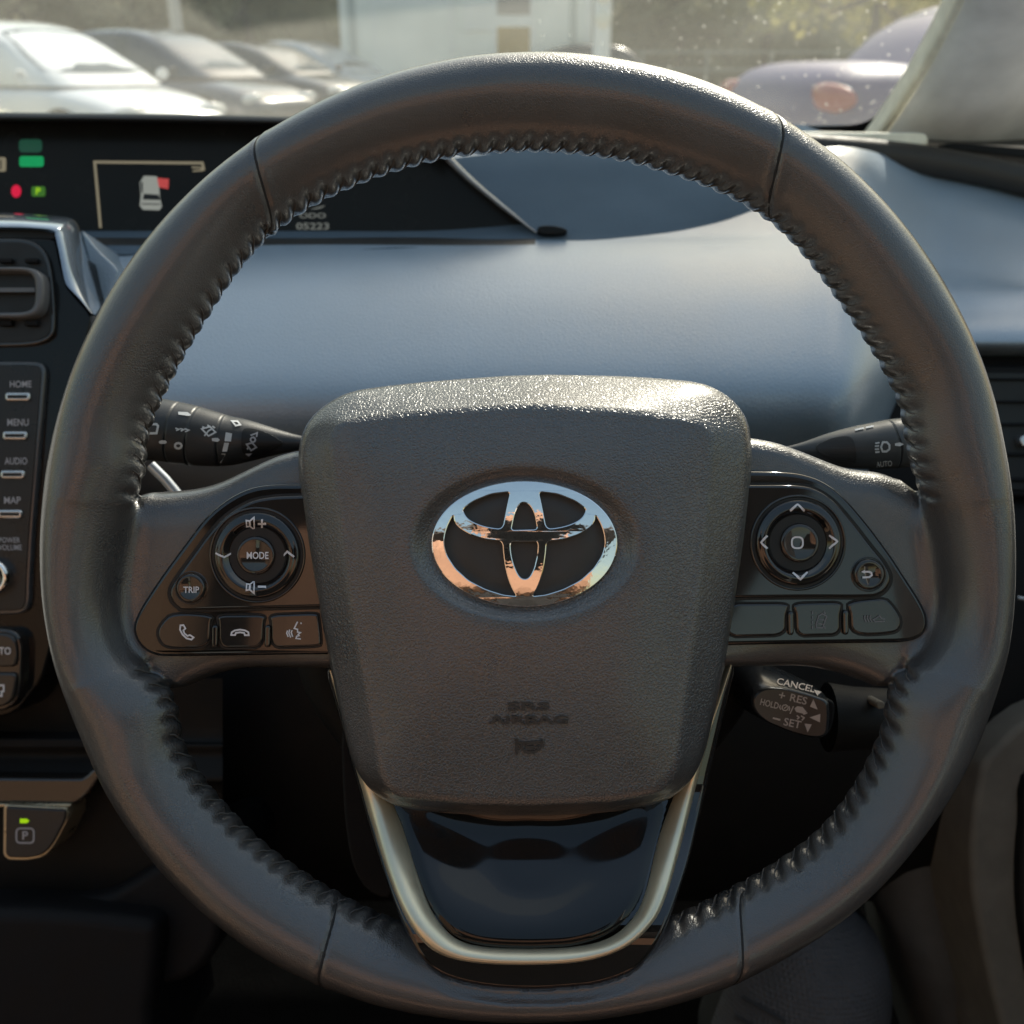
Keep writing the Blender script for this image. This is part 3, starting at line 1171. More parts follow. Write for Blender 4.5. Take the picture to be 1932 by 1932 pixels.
# upper body: from the windscreen base to the swoosh edge
low = [(-150, 476), (250, 475), (560, 470), (800, 462), (1000, 452), (1100, 455), (1200, 449), (1300, 436), (1400, 412), (1490, 380), (1570, 340), (1640, 300)]
cols = []
for x, yl in low:
    yt = 236
    c = []
    for u, w in ((0, -.66), (.12, -.60), (.3, -.54), (.5, -.47), (.7, -.41), (.86, -.365), (.95, -.348), (1.0, -.350), (1.02, -.365)):
        y = yt + (yl - yt) * u
        wv = wpad(y) if y > 290 else -.480 - (290 - y) * .0032
        c.append((x, y, wv + (.022 * (1 - u ** 5) if u <= 1 else -.012) * (1 - sstep(1420, 1560, x)) * sstep(840, 1010, x) - .05 * sstep(1460, 1600, x)))
    cols.append(c)
mb = MB()
sheet(mb, cols)
mb.build('upper_pad', M_cowl, dash)
pts = [Lc(1400, 272, -.508), Lc(1540, 282, -.508), Lc(1680, 294, -.508), Lc(1800, 312, -.506), Lc(1932, 340, -.500), Lc(2080, 380, -.49)]
mb = MB()
tube(mb, catmull([tuple(p) for p in pts], 8, False), .0125, n=20, flat=1.0)
mb.build('rolled_edge', M_rollgrey, dash)
# top shelf under the glass
cols = []
for x in (-150, 300, 700, 1100, 1500, 1800, 2100):
    cols.append([(x, 254 + 26 * sstep(1500, 2000, x), -.52), (x, 250 + 8 * sstep(1500, 2000, x), -.60), (x, 246, -.70), (x, 246, -.86)])
mb = MB()
sheet(mb, cols)
mb.build('top_shelf', M_dashdk, dash)
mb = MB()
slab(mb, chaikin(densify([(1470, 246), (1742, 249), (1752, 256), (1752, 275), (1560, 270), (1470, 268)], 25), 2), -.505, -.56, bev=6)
mb.build('edge_cap', M_trimlight, dash, label='dash edge cap with sunlight painted into its pale tone')
mb = MB()
slab(mb, chaikin(densify([(1765, 274), (1800, 268), (1900, 276), (2080, 290), (2080, 318), (1932, 298), (1790, 282)], 25), 2), -.515, -.56, bev=4)
mb.build('defroster_slot', M_black, dash)
# dark face below the right-hand pad with the side vent
mb = MB()
cols = []
for x in (1640, 1740, 1850, 2080):
    cols.append([(x, 640, -.33), (x, 690, -.322), (x, 800, -.318), (x, 1000, -.32), (x, 1300, -.33), (x, 1500, -.38)])
sheet(mb, cols)
mb.build('lower_face', M_vdark, dash)

sv = thing('side_vent', 'dark slatted air vent at the right end of the dashboard', 'air vent', base=(1900, 800, -.31))
mb = MB()
vo = chaikin(densify([(1830, 688), (2060, 690), (2060, 945), (1840, 935)], 30), 2)
slab(mb, vo, -.306, -.33, bev=8)
mb.build('frame', M_vdark, sv)
mb = MB()
slab(mb, inset(vo, 14), -.305, -.33, bev=2)
mb.build('opening', M_gap, sv)
for yy in (718, 760, 802, 858, 905):
    mb = MB()
    box(mb, Lc(1846, yy + 5, -.318), Lc(2050, yy - 5, -.302), bev=.001)
    mb.build('slat', M_vdark, sv)
mb = MB()
slab(mb, chaikin([(1924, 822), (1950, 818), (1950, 846), (1926, 842)], 2), -.299, -.31, bev=3)
mb.build('tab', M_silver, sv)
mb = MB()
tube(mb, [Lc(1918, 1128, -.305), Lc(1945, 1134, -.305), Lc(1990, 1140, -.305)], .0018)
hl = mb.build('trim_line', M_silver, sv)

# ------------------------------------------------------------------ instrument display
inst = thing('instrument_display', 'wide black hooded instrument display with warning lamps and a small car graphic', 'instrument display', base=(400, 340, -.4))
face = [(-120, 222), (300, 222), (600, 224), (826, 268), (838, 294), (915, 365), (1006, 436), (985, 446), (700, 452), (300, 452), (-120, 450)]
mb = MB()
slab(mb, face, -.362, -.40, bev=3)
fb = mb.bvh()
mb.build('display_face', M_screen, inst)
mb = MB()
cols = []
for x, y in ((-150, 211), (100, 213), (300, 215), (500, 219), (620, 224), (720, 236), (800, 262), (835, 287)):
    cols.append([(x, y + 4, -.48), (x, y, -.41), (x, y + .5, -.350), (x, y + 6, -.340), (x, y + 13, -.342), (x, y + 16, -.36)])
sheet(mb, cols)
mb.build('hood', M_dashdk, inst)
mb = MB()
edge = [(828, 284), (850, 306), (890, 344), (940, 385), (985, 420), (1012, 440)]
rings = []
for (x, y), h in zip(catmull(edge, 6, False), [9 - 7 * i / 30 for i in range(31)]):
    n = (.62, -.78)
    rings.append([Lc(x - n[0] * h * .6, y - n[1] * h * .6, -.362), Lc(x - n[0] * h * .3, y - n[1] * h * .3, -.352), Lc(x + n[0] * h * .3, y + n[1] * h * .3, -.349),
                  Lc(x + n[0] * h, y + n[1] * h, -.353), Lc(x + n[0] * h * 1.3, y + n[1] * h * 1.3, -.375)])
loft(mb, rings, 0, closed=False)
mb.build('hood_side', mat('hood_side_gloss', (.30, .31, .33), .25, spec=.6), inst)
mb = MB()
sheet(mb, [[(x, 440, -.366), (x, 450, -.348), (x, 460, -.336), (x, 472, -.328)] for x in (-150, 200, 500, 800, 960, 1010)])
mb.build('lower_sill', M_dashdk, inst)
mb = MB()
slab(mb, chaikin([(1012, 426), (1040, 424), (1068, 430), (1072, 438), (1050, 443), (1016, 442)], 2), -.344, -.40, bev=3)
mb.build('clip', M_black, inst)


def lamp(name, shapes, m):
    mb = MB()
    ms = m if isinstance(m, list) else [m]
    for i, s in shapes:
        mark(mb, s, fb, i, eps=.0004 + .0003 * i)
    return mb.build(name, ms, inst)


def rrect(x0, y0, x1, y1, r=4):
    return [p for c in ((arc(x1 - r, y0 + r, r, -90, 0, 5)), arc(x1 - r, y1 - r, r, 0, 90, 5), arc(x0 + r, y1 - r, r, 90, 180, 5), arc(x0 + r, y0 + r, r, 180, 270, 5)) for p in c]


lamp('ready_lamp', [(0, poly2d(rrect(37, 295, 83, 315, 5))), (1, text2d('READY', 60, 305, 44, 12))], [M_green, mat('lamp_green_mark', (0, .03, .01), .4, emit=(0, .23, .07), es=1)])
lamp('dim_lamp', [(0, poly2d(rrect(36, 263, 80, 288, 8)))], M_greendim)
lamp('brake_lamp', [(0, poly2d(arc(31, 361, 9.5, 0, 360, 20, 12)))], M_red)
lamp('park_lamp', [(0, poly2d(rrect(60, 352, 86, 371, 4))), (1, text2d('P', 73, 361, 9, 13, bold=.02))], [M_greenyel, M_ledgreen])
lamp('gear_lamp', [(0, poly2d(rrect(-22, 297, 12, 324, 4))), (1, stroke2d([(2, 302), (2, 320)], 3))], [M_beige, M_gap])
lamp('window_frame', [(0, stroke2d([(190, 430), (184, 360), (179, 306), (382, 308), (385, 322)], 5))], M_beige)
lamp('return_arrow', [(0, stroke2d([(362, 316), (380, 317), (381, 322), (364, 323)], 3))], M_beige)
lamp('car_graphic', [(0, poly2d([(264, 345), (272, 332), (296, 333), (300, 345), (302, 372), (306, 390), (301, 397), (270, 396), (264, 388), (266, 370)])),
                     (1, poly2d([(272, 366), (300, 368), (303, 378), (270, 377)])), (1, poly2d([(268, 384), (304, 385), (303, 387), (268, 386)])),
                     (1, poly2d([(266, 344), (270, 344), (270, 364), (267, 364)]))], [M_lcdw, M_gap])
lamp('door_flag', [(0, poly2d([(297, 336), (319, 338), (318, 357), (298, 353)]))], M_redsoft)
lamp('odometer', [(0, text2d('05223', 590, 427, 62, 13, bold=.02)), (0, text2d('ODO', 590, 407, 50, 10, bold=.02)), (0, poly2d(arc(590, 386, 24, 10, 100, 10, 9)))], M_lcdg)

# ------------------------------------------------------------------ centre stack on the left
stack = thing('centre_stack', 'gloss black centre stack with air vent, audio buttons and volume knob', 'centre stack', base=(0, 900, -.2))
fo = mp(cV, [(-900, 1085), (300, 1085), (430, 1095), (455, 1130), (485, 1290), (520, 1420), (548, 1490), (620, 1580), (715, 1680), (735, 1750), (700, 1900), (690, 2000)]) + \
    [(160, 900), (120, 1060), (105, 1190), (80, 1280), (30, 1345), (-200, 1400), (-260, 800)]
WS = -.205
mb = MB()
slab(mb, chaikin(densify(fo, 40), 1), WS, -.30, bev=5)
sb = mb.bvh()
mb.build('fascia', mat('fascia_gloss', (.008, .008, .008), .12, spec=.3), stack)
# piano-black shoulder; the sky's reflection is put into its blue base
o_ = mp(cV, [(-900, 880), (0, 886), (300, 900), (540, 922), (610, 960), (650, 1060), (700, 1240), (760, 1440), (815, 1640), (800, 1720)])
i_ = mp(cV, [(-900, 1000), (0, 1002), (280, 1010), (430, 1030), (448, 1080), (480, 1220), (515, 1400), (545, 1480), (640, 1580), (740, 1700)])
o_, i_ = catmull(o_, 6, False), catmull(i_, 6, False)
mb = MB()
rings = []
for a, c in zip(o_, i_):
    ring = []
    for j in range(11):
        u = j / 10
        p = (a[0] + (c[0] - a[0]) * u, a[1] + (c[1] - a[1]) * u)
        ring.append(Lc(*p, -.250 + .048 * math.sin(math.pi / 2 * u ** .75)))
    ring.insert(0, Lc(a[0] + 1, a[1], -.32))
    rings.append(ring)
loft(mb, rings, 0, closed=False)
mb.build('shoulder', mat('sky_tone_shoulder', (.30, .36, .44), .16, metal=.45, spec=1., coat=1., coat_r=.05), stack)
mb = MB()
ii = mp(cV, [(-900, 1015), (0, 1018), (290, 1024), (440, 1045), (440, 1100), (-900, 1085)])
slab(mb, ii, WS - .004, -.25, bev=2)
mb.build('brow', M_gap, stack)
mb = MB()
side = mp(cV, [(640, 1000), (700, 1080), (800, 1200), (930, 1320), (960, 1380), (850, 1600), (800, 1640), (720, 1300)])
slab(mb, chaikin(side, 2), -.262, -.34, bev=4)
mb.build('side_cheek', M_dash, stack)
mb = MB()
vo = mp(cV, [(-900, 1095), (180, 1092), (300, 1130), (385, 1230), (420, 1400), (440, 1650), (440, 1850), (400, 1905), (330, 1940), (200, 1962), (-900, 1985)])
vo = chaikin(densify(vo, 40), 3)
slab(mb, vo, WS + .003, -.25, bev=3)
mb.build('vent_rim', M_gloss2, stack)
mb = MB()
slab(mb, inset(vo, 7), WS + .0036, -.25, bev=1)
vt = mb.build('vent_opening', M_gap, stack)
mb = MB()
lo = chaikin(densify(mp(cV, [(-900, 1330), (250, 1330), (340, 1370), (365, 1440), (365, 1620), (330, 1705), (250, 1740), (-900, 1745)]), 30), 3)
li = chaikin(densify(mp(cV, [(-900, 1368), (215, 1368), (265, 1395), (285, 1450), (285, 1600), (262, 1665), (210, 1690), (-900, 1692)]), 30), 3)
n_ = 160
cc = cV(-300, 1540)
pa, pb = polar(lo, cc, n_), polar(li, cc, n_)
rings = []
for u, w in ((0, -.212), (0, -.196), (.15, -.1935), (.5, -.193), (.85, -.1945), (1, -.197), (1, -.212)):
    rings.append([Lc(cc[0] + (pa[k] + (pb[k] - pa[k]) * u) * math.cos(2 * math.pi * k / n_), cc[1] + (pa[k] + (pb[k] - pa[k]) * u) * math.sin(2 * math.pi * k / n_), w, -.196) for k in range(n_)])
loft(mb, rings, 0)
M_lv = mat('grey_vent_plastic', (.13, .13, .135), .4)
mb.build('louvre_frame', M_lv, vt)
mb = MB()
a_, b_ = cV(-900, 1545), cV(285, 1515)
box(mb, Lc(*a_, -.21), Lc(*b_, -.196), bev=.0008)
mb.build('louvre', M_lv, vt)
for yy in (1290, 1790):
    for xx in (80, 285):
        mb = MB()
        a_, b_ = cV(xx - 12, yy + 40), cV(xx + 12, yy - 40)
        box(mb, Lc(*a_, -.21), Lc(*b_, -.198), bev=.0008)
        mb.build('vane', M_vdark, vt)
# audio button panel
bp = chaikin(densify(mp(cS, [(-600, 330), (215, 332), (262, 345), (284, 390), (280, 460), (238, 1000), (205, 1400), (188, 1700), (184, 1850), (165, 1900), (120, 1922), (-600, 1935)]), 30), 2)
mb = MB()
slab(mb, bp, WS + .004, -.25, bev=5)
mb.build('panel_rim', mat('panel_rim_gloss', (.05, .052, .056), .16, spec=.7, coat=.4), stack)
mb = MB()
slab(mb, inset(bp, 7), WS + .0046, -.25, bev=2)
ab = mb.bvh()
ap = mb.build('audio_panel', mat('audio_panel_black', (.016, .015, .015), .3, spec=.4), stack)
for x0, x1, yc, tx_, txt, ty_, tw, hh in ((28, 186, 556, 132, 'HOME', 478, 136, 42), (12, 168, 800, 115, 'MENU', 718, 134, 44), (-2, 152, 1045, 102, 'AUDIO', 960, 142, 44),
                                         (-18, 136, 1293, 80, 'MAP', 1206, 104, 44)):
    mb = MB()
    (qx0, qy0), (qx1, qy1) = cS(x0, yc - 28), cS(x1, yc + 28)
    ol = rrect(qx0, qy0, qx1, qy1, 5.5)
    slab(mb, ol, WS + .0065, WS, bev=4, mi=0)
    slab(mb, inset(ol, 5), WS + .0067, WS, bev=1.2, mi=1)
    mb.build('button', [M_silver, M_gap], ap)
    mb = MB()
    x, y = cS(tx_, ty_)
    mark(mb, text2d(txt, x, y, tw / 2.1475 * K, hh / 2.1475 * K, bold=.012), ab, 0)
    mb.build('lettering', M_grey_mark, ap)
for txt, tx_, ty_, tw in (('POWER', 62, 1456, 132), ('VOLUME', 66, 1502, 146)):
    mb = MB()
    x, y = cS(tx_, ty_)
    mark(mb, text2d(txt, x, y, tw / 2.1475 * K, 34 / 2.1475 * K, bold=.01), ab, 0)
    mb.build('lettering', M_grey_mark, ap)
mb = MB()
kx, ky = cS(-8, 1682)
kk = K / 2.1475
prof = [(118 * kk, WS), (118 * kk, WS + .008), (112 * kk, WS + .0105), (100 * kk, WS + .0115), (88 * kk, WS + .0112)]
lathe(mb, kx, ky, prof, mi=0, n=72)
lathe(mb, kx, ky, [(88 * kk, WS + .0112), (80 * kk, WS + .0100), (40 * kk, WS + .0095), (.5, WS + .0095)], mi=1, n=72, wref=WS)
mb.build('volume_knob', [M_chrome, M_gloss2], stack)

# climate buttons
clim = thing('climate_panel', 'gloss climate control panel with rounded AUTO button pair left of the wheel', 'climate panel', base=(0, 1260, -.19))
mb = MB()
slab(mb, chaikin(densify(mp(cP, [(-200, 130), (40, 135), (85, 160), (100, 210), (98, 300), (95, 400), (75, 470), (30, 508), (-200, 520)]), 25), 2), -.196, -.23, bev=6)
mb.build('bezel', M_gloss2, clim)
for out in ([(-200, 152), (30, 155), (66, 178), (78, 220), (78, 310), (-200, 310)], [(-200, 334), (76, 336), (72, 400), (60, 455), (20, 490), (-200, 500)]):
    mb = MB()
    slab(mb, chaikin(densify(mp(cP, out), 25), 2), -.1935, -.22, bev=5)
    b = mb.bvh()
    if out[0][1] < 200:
        x, y = cP(-2, 236)
        mark(mb, text2d('AUTO', x, y, 106 / 1.5556 * K, 34 / 1.5556 * K, bold=.015), b, 1)
    else:
        mark(mb, stroke2d(mp(cP, [(-20, 392), (18, 392), (18, 420), (8, 420), (10, 440), (-4, 440)]), 3), b, 1)
    mb.build('button', [mat('climate_button', (.022, .022, .021), .2, spec=.6), M_white], clim)

# lower console with trays and the park button
cons = thing('lower_console', 'dark lower centre console with gloss trim strip and pale edged ledge', 'console', base=(0, 1500, -.25))
mb = MB()
cols = []
for x in (-150, 0, 100, 200, 300, 420):
    cols.append([(x, 1280, -.24), (x, 1390, -.245), (x, 1405, -.238), (x, 1425, -.240), (x, 1450, -.236), (x, 1475, -.233), (x, 1500, -.243), (x, 1700, -.25), (x, 1760, -.27)])
sheet(mb, cols)
mb.build('console_face', M_black, cons)
mb = MB()
slab(mb, chaikin(densify([(-150, 1392), (150, 1394), (172, 1402), (170, 1412), (-150, 1412)], 25), 2), -.226, -.25, bev=4)
mb.build('upper_ledge', M_vdark, cons)
st = chaikin(densify(mp(cP, [(-250, 810), (380, 815), (430, 760), (470, 790), (390, 900), (345, 935), (-250, 925)]), 20), 2)
mb = MB()
slab(mb, st, -.222, -.25, bev=6)
mb.build('gloss_strip', M_gloss2, cons)
mb = MB()
slab(mb, chaikin(densify(mp(cP, [(-250, 930), (320, 932), (325, 945), (-250, 948)]), 20), 2), -.2205, -.25, bev=2)
mb.build('silver_edge', M_pborder, cons)
pk = thing('park_button', 'tapered black park button with pale outline and P symbol', 'button', base=(30, 1570, -.22))
po = densify(mp(cP, [(22, 942), (304, 956), (300, 1005), (245, 1110), (215, 1150), (180, 1172), (120, 1182), (35, 1180), (20, 1160)]), 12)
po = chaikin(po, 2)
mb = MB()
slab(mb, inset(po, -3), -.2175, -.25, bev=2.5)
mb.build('bezel', M_pborder, pk)
mb = MB()
slab(mb, inset(po, 1), -.216, -.25, bev=4)
b = mb.bvh()
(x0, y0), (x1, y1) = cP(76, 1042), cP(155, 1108)
mark(mb, stroke2d(rrect(x0, y0, x1, y1, 7), 3, True), b, 1)
x, y = cP(116, 1074)
mark(mb, text2d('P', x, y, 11, 16, bold=.02), b, 1)
mark(mb, poly2d(mp(cP, [(92, 998), (122, 998), (136, 1008), (122, 1018), (92, 1018)])), b, 2)
mb.build('cap', [mat('park_cap', (.018, .018, .019), .4), M_grey_mark, M_ledgreen], pk)

# knee side of the console
knee = thing('console_side', 'charcoal padded console side below the park button', 'console side', base=(200, 1800, -.22))
mb = MB()
slab(mb, chaikin(densify([(-150, 1720), (0, 1716), (150, 1722), (290, 1738), (300, 1770), (280, 1930), (300, 2050), (-150, 2050)], 60), 3), -.215, -.33, bev=26, steps=8)
mb.build('near_pad', M_vdark, knee)
mb = MB()
slab(mb, chaikin(densify([(200, 1690), (380, 1580), (440, 1560), (470, 1640), (418, 1740), (408, 1800), (360, 1850), (240, 1880), (150, 2050), (-150, 2050), (-100, 1720)], 60), 3), -.235, -.36, bev=20, steps=8)
mb.build('knee_pad', M_vdark, knee)

# ------------------------------------------------------------------ column, knee panel, footwell
colm = thing('steering_column', 'matt black steering column shroud behind the wheel hub', 'steering column', base=(990, 1100, -.15))
mb = MB()
oc = chaikin([(560, 830), (1420, 830), (1480, 1000), (1460, 1300), (1320, 1480), (1220, 1700), (760, 1700), (680, 1480), (540, 1300), (520, 1000)], 3)
slab(mb, oc, -.085, -.30, bev=60, steps=8)
mb.build('shroud', M_black, colm)
mb = MB()
slab(mb, chaikin([(640, 1300), (720, 1290), (760, 1700), (690, 1690), (650, 1600)], 2), -.082, -.14, bev=6)
mb.build('shroud_seam', M_vdark, colm)
mb = MB()
tube(mb, [Lc(285, 878, -.10), Lc(312, 905, -.10), Lc(345, 945, -.10)], .0026)
mb.build('tilt_lever', mat('lever_silver', (.5, .53, .56), .3, metal=.5), colm)
knp = thing('knee_panel', 'black lower dash panel over the dim footwell', 'knee panel', base=(966, 1300, -.3))
mb = MB()
cols = []
for x in (-200, 200, 600, 1000, 1400, 1700, 2150):
    cols.append([(x, 860, -.33), (x, 1000, -.31), (x, 1300, -.30), (x, 1500, -.31), (x, 1640, -.34), (x, 1700, -.40)])
sheet(mb, cols)
mb.build('panel', M_black, knp)
mb = MB()
slab(mb, chaikin([(648, 1500), (700, 1470), (742, 1450), (735, 1500), (712, 1560), (680, 1590)], 2), -.296, -.33, bev=4)
mb.build('pocket_face', M_brownpanel, knp, label='small dim olive facet')

kick = thing('kick_panel', 'grey kick panel bending down beside the door sill', 'trim panel', base=(1750, 1700, -.3))
mb = MB()
cols = []
for x, w in ((1600, -.42), (1640, -.37), (1690, -.345), (1760, -.34), (1815, -.345), (1838, -.37)):
    cols.append([(x + 120, 1180, w), (x + 60, 1400, w), (x + 20, 1550, w + .005), (x + 30, 1700, w), (x + 70, 1850, w), (x + 140, 2050, w - .01)])
sheet(mb, cols)
mb.build('panel', mat('kick_grey', (.085, .083, .08), .6, spec=.3), kick)
door = thing('door_card', 'taupe driver door card at the lower right edge', 'door trim', base=(1900, 1700, -.26))
mb = MB()
dl = [(1990, 1330), (1870, 1420), (1846, 1480), (1834, 1560), (1832, 1640), (1840, 1720), (1862, 1830), (1895, 1960), (1930, 2060), (2200, 2060), (2200, 1330)]
slab(mb, catmull(dl, 4), -.27, -.40, bev=14)
mb.build('card', M_brownpanel, door)
mb = MB()
slab(mb, catmull([(1960, 1450), (1930, 1560), (1925, 1700), (1945, 1850), (1990, 2060), (2200, 2060), (2200, 1450)], 4), -.262, -.40, bev=10)
mb.build('pocket', M_black, door)

# ------------------------------------------------------------------ stalks
wst = thing('wiper_stalk', 'dark wiper stalk with white wiper symbols left of the hub', 'stalk', base=(560, 860, -.07))
WST = -.072


def stalk(f, axis, w, grooves):
    mb = MB()
    pts, rad = [], []
    ax = catmull([(x, y, r) for x, y, r in axis], 12, False)
    for x, y, r in ax:
        pts.append(Lc(*f(x, y), w))
        d = min(abs(x - g) for g in grooves)
        rad.append(r - (2.2 if d < 3 else 0))
    return mb, pts, rad


def stalk_mesh(f, scale, axis, w, grooves):
    ax = catmull(axis, 10, False)
    ks = K / scale * sc(w)
    out = []
    for i in range(len(ax) - 1):
        out.append(ax[i])
        for g in grooves:
            a, b = sorted((ax[i][0], ax[i + 1][0]))
            if a <= g < b:
                t = (g - ax[i][0]) / (ax[i + 1][0] - ax[i][0])
                y = ax[i][1] + (ax[i + 1][1] - ax[i][1]) * t
                r = ax[i][2] + (ax[i + 1][2] - ax[i][2]) * t
                sg = 1 if ax[i + 1][0] > ax[i][0] else -1
                for dx, dr in ((-4.5, 0), (-3, -7), (3, -7), (4.5, 0)):
                    out.append((g + sg * dx, y, r + dr))
    out.append(ax[-1])
    mb = MB()
    tube(mb, [Lc(*f(x, y), w) for x, y, r in out], [r * ks for x, y, r in out], n=40)
    return mb


mb = stalk_mesh(cL, 2.2725, [(60, 325, 214), (200, 345, 210), (370, 372, 205), (500, 395, 198), (690, 425, 172), (850, 428, 140), (1180, 440, 52), (1320, 446, 45)], WST, [370, 500, 690])
b = mb.bvh()
sb_ = mb.build('stalk_body', M_stalk, wst)
mb = MB()
cap = chaikin(densify(mp(cL, [(830, 352), (900, 358), (1000, 392), (1090, 440), (980, 500), (880, 530), (812, 505), (806, 430), (812, 370)]), 12), 2)
mark(mb, poly2d(cap), b, 0, lift=.0008)
cb_ = mb.bvh()
for s in (stroke2d(mp(cL, [(868, 392), (912, 376), (908, 402)]), 3), stroke2d([cL(884 + 16 * math.cos(t * .7), 420 + 16 * math.sin(t * .7)) for t in range(9)], 3, True),
          stroke2d(mp(cL, [(842, 450), (880, 440), (906, 470), (872, 490)]), 3, True), stroke2d(mp(cL, [(846, 484), (856, 462)]), 3),
          poly2d(mp(cL, [(832, 512), (880, 510), (856, 530)]))):
    mark(mb, s, cb_, 1, eps=.0002)
mb.build('rocker', [M_gap, M_grey_mark], wst)
mb = MB()
for s in (stroke2d(mp(cL, [(180, 318), (245, 318), (256, 330), (246, 376), (180, 378)]), 4.2),
          poly2d([cL(288 + 28 * math.cos(t * .5), 434 + 13 * math.sin(t * .5)) for t in range(12)]),
          poly2d(mp(cL, [(388, 238), (450, 240), (474, 258), (462, 266), (390, 256)])),
          stroke2d(mp(cL, [(370, 344), (396, 352), (376, 360)]), 2.6), stroke2d(mp(cL, [(400, 346), (426, 354), (406, 364)]), 2.6), stroke2d(mp(cL, [(430, 348), (460, 357), (434, 368)]), 2.6),
          stroke2d([cL(390 + 22 * math.cos(t * .7), 458 + 18 * math.sin(t * .7)) for t in range(9)], 4, True),
          stroke2d(mp(cL, [(545, 350), (600, 336), (636, 372), (590, 396)]), 3, True), stroke2d(mp(cL, [(562, 396), (590, 362), (612, 350)]), 3),
          stroke2d(mp(cL, [(548, 336), (566, 344)]), 3), stroke2d(mp(cL, [(582, 326), (600, 336)]), 3), stroke2d(mp(cL, [(615, 332), (632, 345)]), 3),
          poly2d(mp(cL, [(612, 410), (650, 408), (666, 422), (650, 434), (614, 428)])),
          poly2d(mp(cL, [(704, 372), (746, 380), (738, 432), (696, 430)])), poly2d(mp(cL, [(694, 440), (726, 440), (712, 496), (680, 496)])),
          poly2d(mp(cL, [(676, 508), (704, 510), (672, 568), (650, 566)])),
          stroke2d(mp(cL, [(745, 300), (770, 330), (800, 324), (782, 302)]), 3, True)):
    mark(mb, s, b, 0)
mb.build('symbols', mat('stalk_marking', (.62, .63, .64), .5), wst)

lst = thing('light_stalk', 'grey light stalk with headlamp symbol right of the hub', 'stalk', base=(1600, 860, -.07))
mb = stalk_mesh(cR, 1.7567, [(330, 295, 18), (430, 290, 40), (560, 285, 80), (690, 278, 108), (800, 268, 120), (890, 258, 127), (1010, 246, 126), (1160, 232, 122)], -.072, [886])
b = mb.bvh()
mb.build('stalk_body', mat('stalk_grey', (.060, .064, .068), .4), lst)
mb = MB()
mark(mb, poly2d(chaikin(densify(mp(cR, [(500, 268), (580, 235), (650, 222), (680, 228), (698, 260), (704, 310), (704, 350), (600, 335), (510, 300)]), 12), 2)), b, 0, lift=.0006)
mb.build('dark_facet', mat('stalk_facet', (.032, .031, .031), .45), lst)
mb = MB()
for s in (stroke2d(mp(cR, [(842, 250), (862, 250), (875, 264), (875, 284), (860, 296), (840, 296), (832, 274)]), 3.6, True),
          stroke2d(mp(cR, [(802, 256), (824, 252)]), 3), stroke2d(mp(cR, [(800, 270), (822, 268)]), 3), stroke2d(mp(cR, [(800, 286), (822, 284)]), 3), stroke2d(mp(cR, [(802, 300), (824, 298)]), 3),
          poly2d(mp(cR, [(902, 256), (930, 250), (948, 260), (930, 270), (904, 268)])),
          stroke2d(mp(cR, [(700, 190), (745, 180)]), 3), stroke2d(mp(cR, [(756, 178), (795, 170)]), 3)):
    mark(mb, s, b, 0)
x, y = cR(848, 358)
mark(mb, text2d('AUTO', x, y, 82 * kR, 28 * kR, rot=-5, bold=.012), b, 0)
mb.build('symbols', MATS['stalk_marking'], lst)

crz = thing('cruise_lever', 'brown faced cruise control lever reading CANCEL, RES and SET below the right spoke', 'lever', base=(1500, 1330, -.07))
front = mp(cZ, [(150, 262), (160, 222), (190, 192), (240, 180), (330, 188), (450, 218), (550, 252), (553, 340), (545, 432), (490, 442), (420, 428), (350, 408), (230, 358), (172, 312)])
back = mp(cZ, [(108, 270), (112, 170), (130, 118), (190, 96), (300, 116), (430, 160), (590, 240), (606, 340), (560, 440), (490, 446), (420, 434), (340, 414), (220, 366), (150, 330)])
cc = cZ(360, 310)
n_ = 120
pf, pb = sm_arr(polar(chaikin(densify(front, 15), 2), cc, n_), 2), sm_arr(polar(chaikin(densify(back, 15), 2), cc, n_), 2)
mb = MB()
rings = []
for u, w in ((.86, -.100), (.97, -.092), (1, -.084), (.94, -.075), (.80, -.068), (.5, -.0615), (.22, -.0575), (.06, -.0555), (0, -.0550), (-.08, -.0546)):
    rings.append([Lc(cc[0] + (pf[k] + (pb[k] - pf[k]) * max(u, 0)) * (1 + min(u, 0)) * math.cos(2 * math.pi * k / n_),
                     cc[1] + (pf[k] + (pb[k] - pf[k]) * max(u, 0)) * (1 + min(u, 0)) * math.sin(2 * math.pi * k / n_), w, -.06) for k in range(n_)])
loft(mb, rings, 0)
mb.add(rings[-1], [list(range(n_))[::-1]], 1, False)
b = mb.bvh()
mb.build('lever_head', [mat('lever_gloss', (.020, .022, .025), .22, spec=.6), mat('lever_face', (.115, .082, .062), .42, spec=.5)], crz)
mb = MB()
kz = K / 1.7691
for t_, x_, y_, w_, h_, r_ in (('+', 326, 232, 32, 32, 14), ('RES', 412, 252, 88, 40, 14), ('HOLD', 262, 276, 96, 34, 14), ('/', 376, 308, 18, 40, 8), ('SET', 380, 376, 90, 40, 12), ('-', 298, 354, 40, 9, 14)):
    x, y = cZ(x_, y_)
    mark(mb, text2d(t_, x, y, w_ * kz, h_ * kz, rot=r_, bold=.012), b, 0)
x, y = cZ(398, 184)
mark(mb, text2d('CANCEL', x, y, 200 * kz, 34 * kz, rot=13, bold=.012), b, 0)
for p in ([(490, 208), (530, 218), (508, 238)], [(470, 290), (510, 306), (488, 252)], [(468, 346), (524, 328), (522, 372)], [(442, 378), (480, 382), (458, 424)]):
    mark(mb, poly2d(mp(cZ, p)), b, 0)
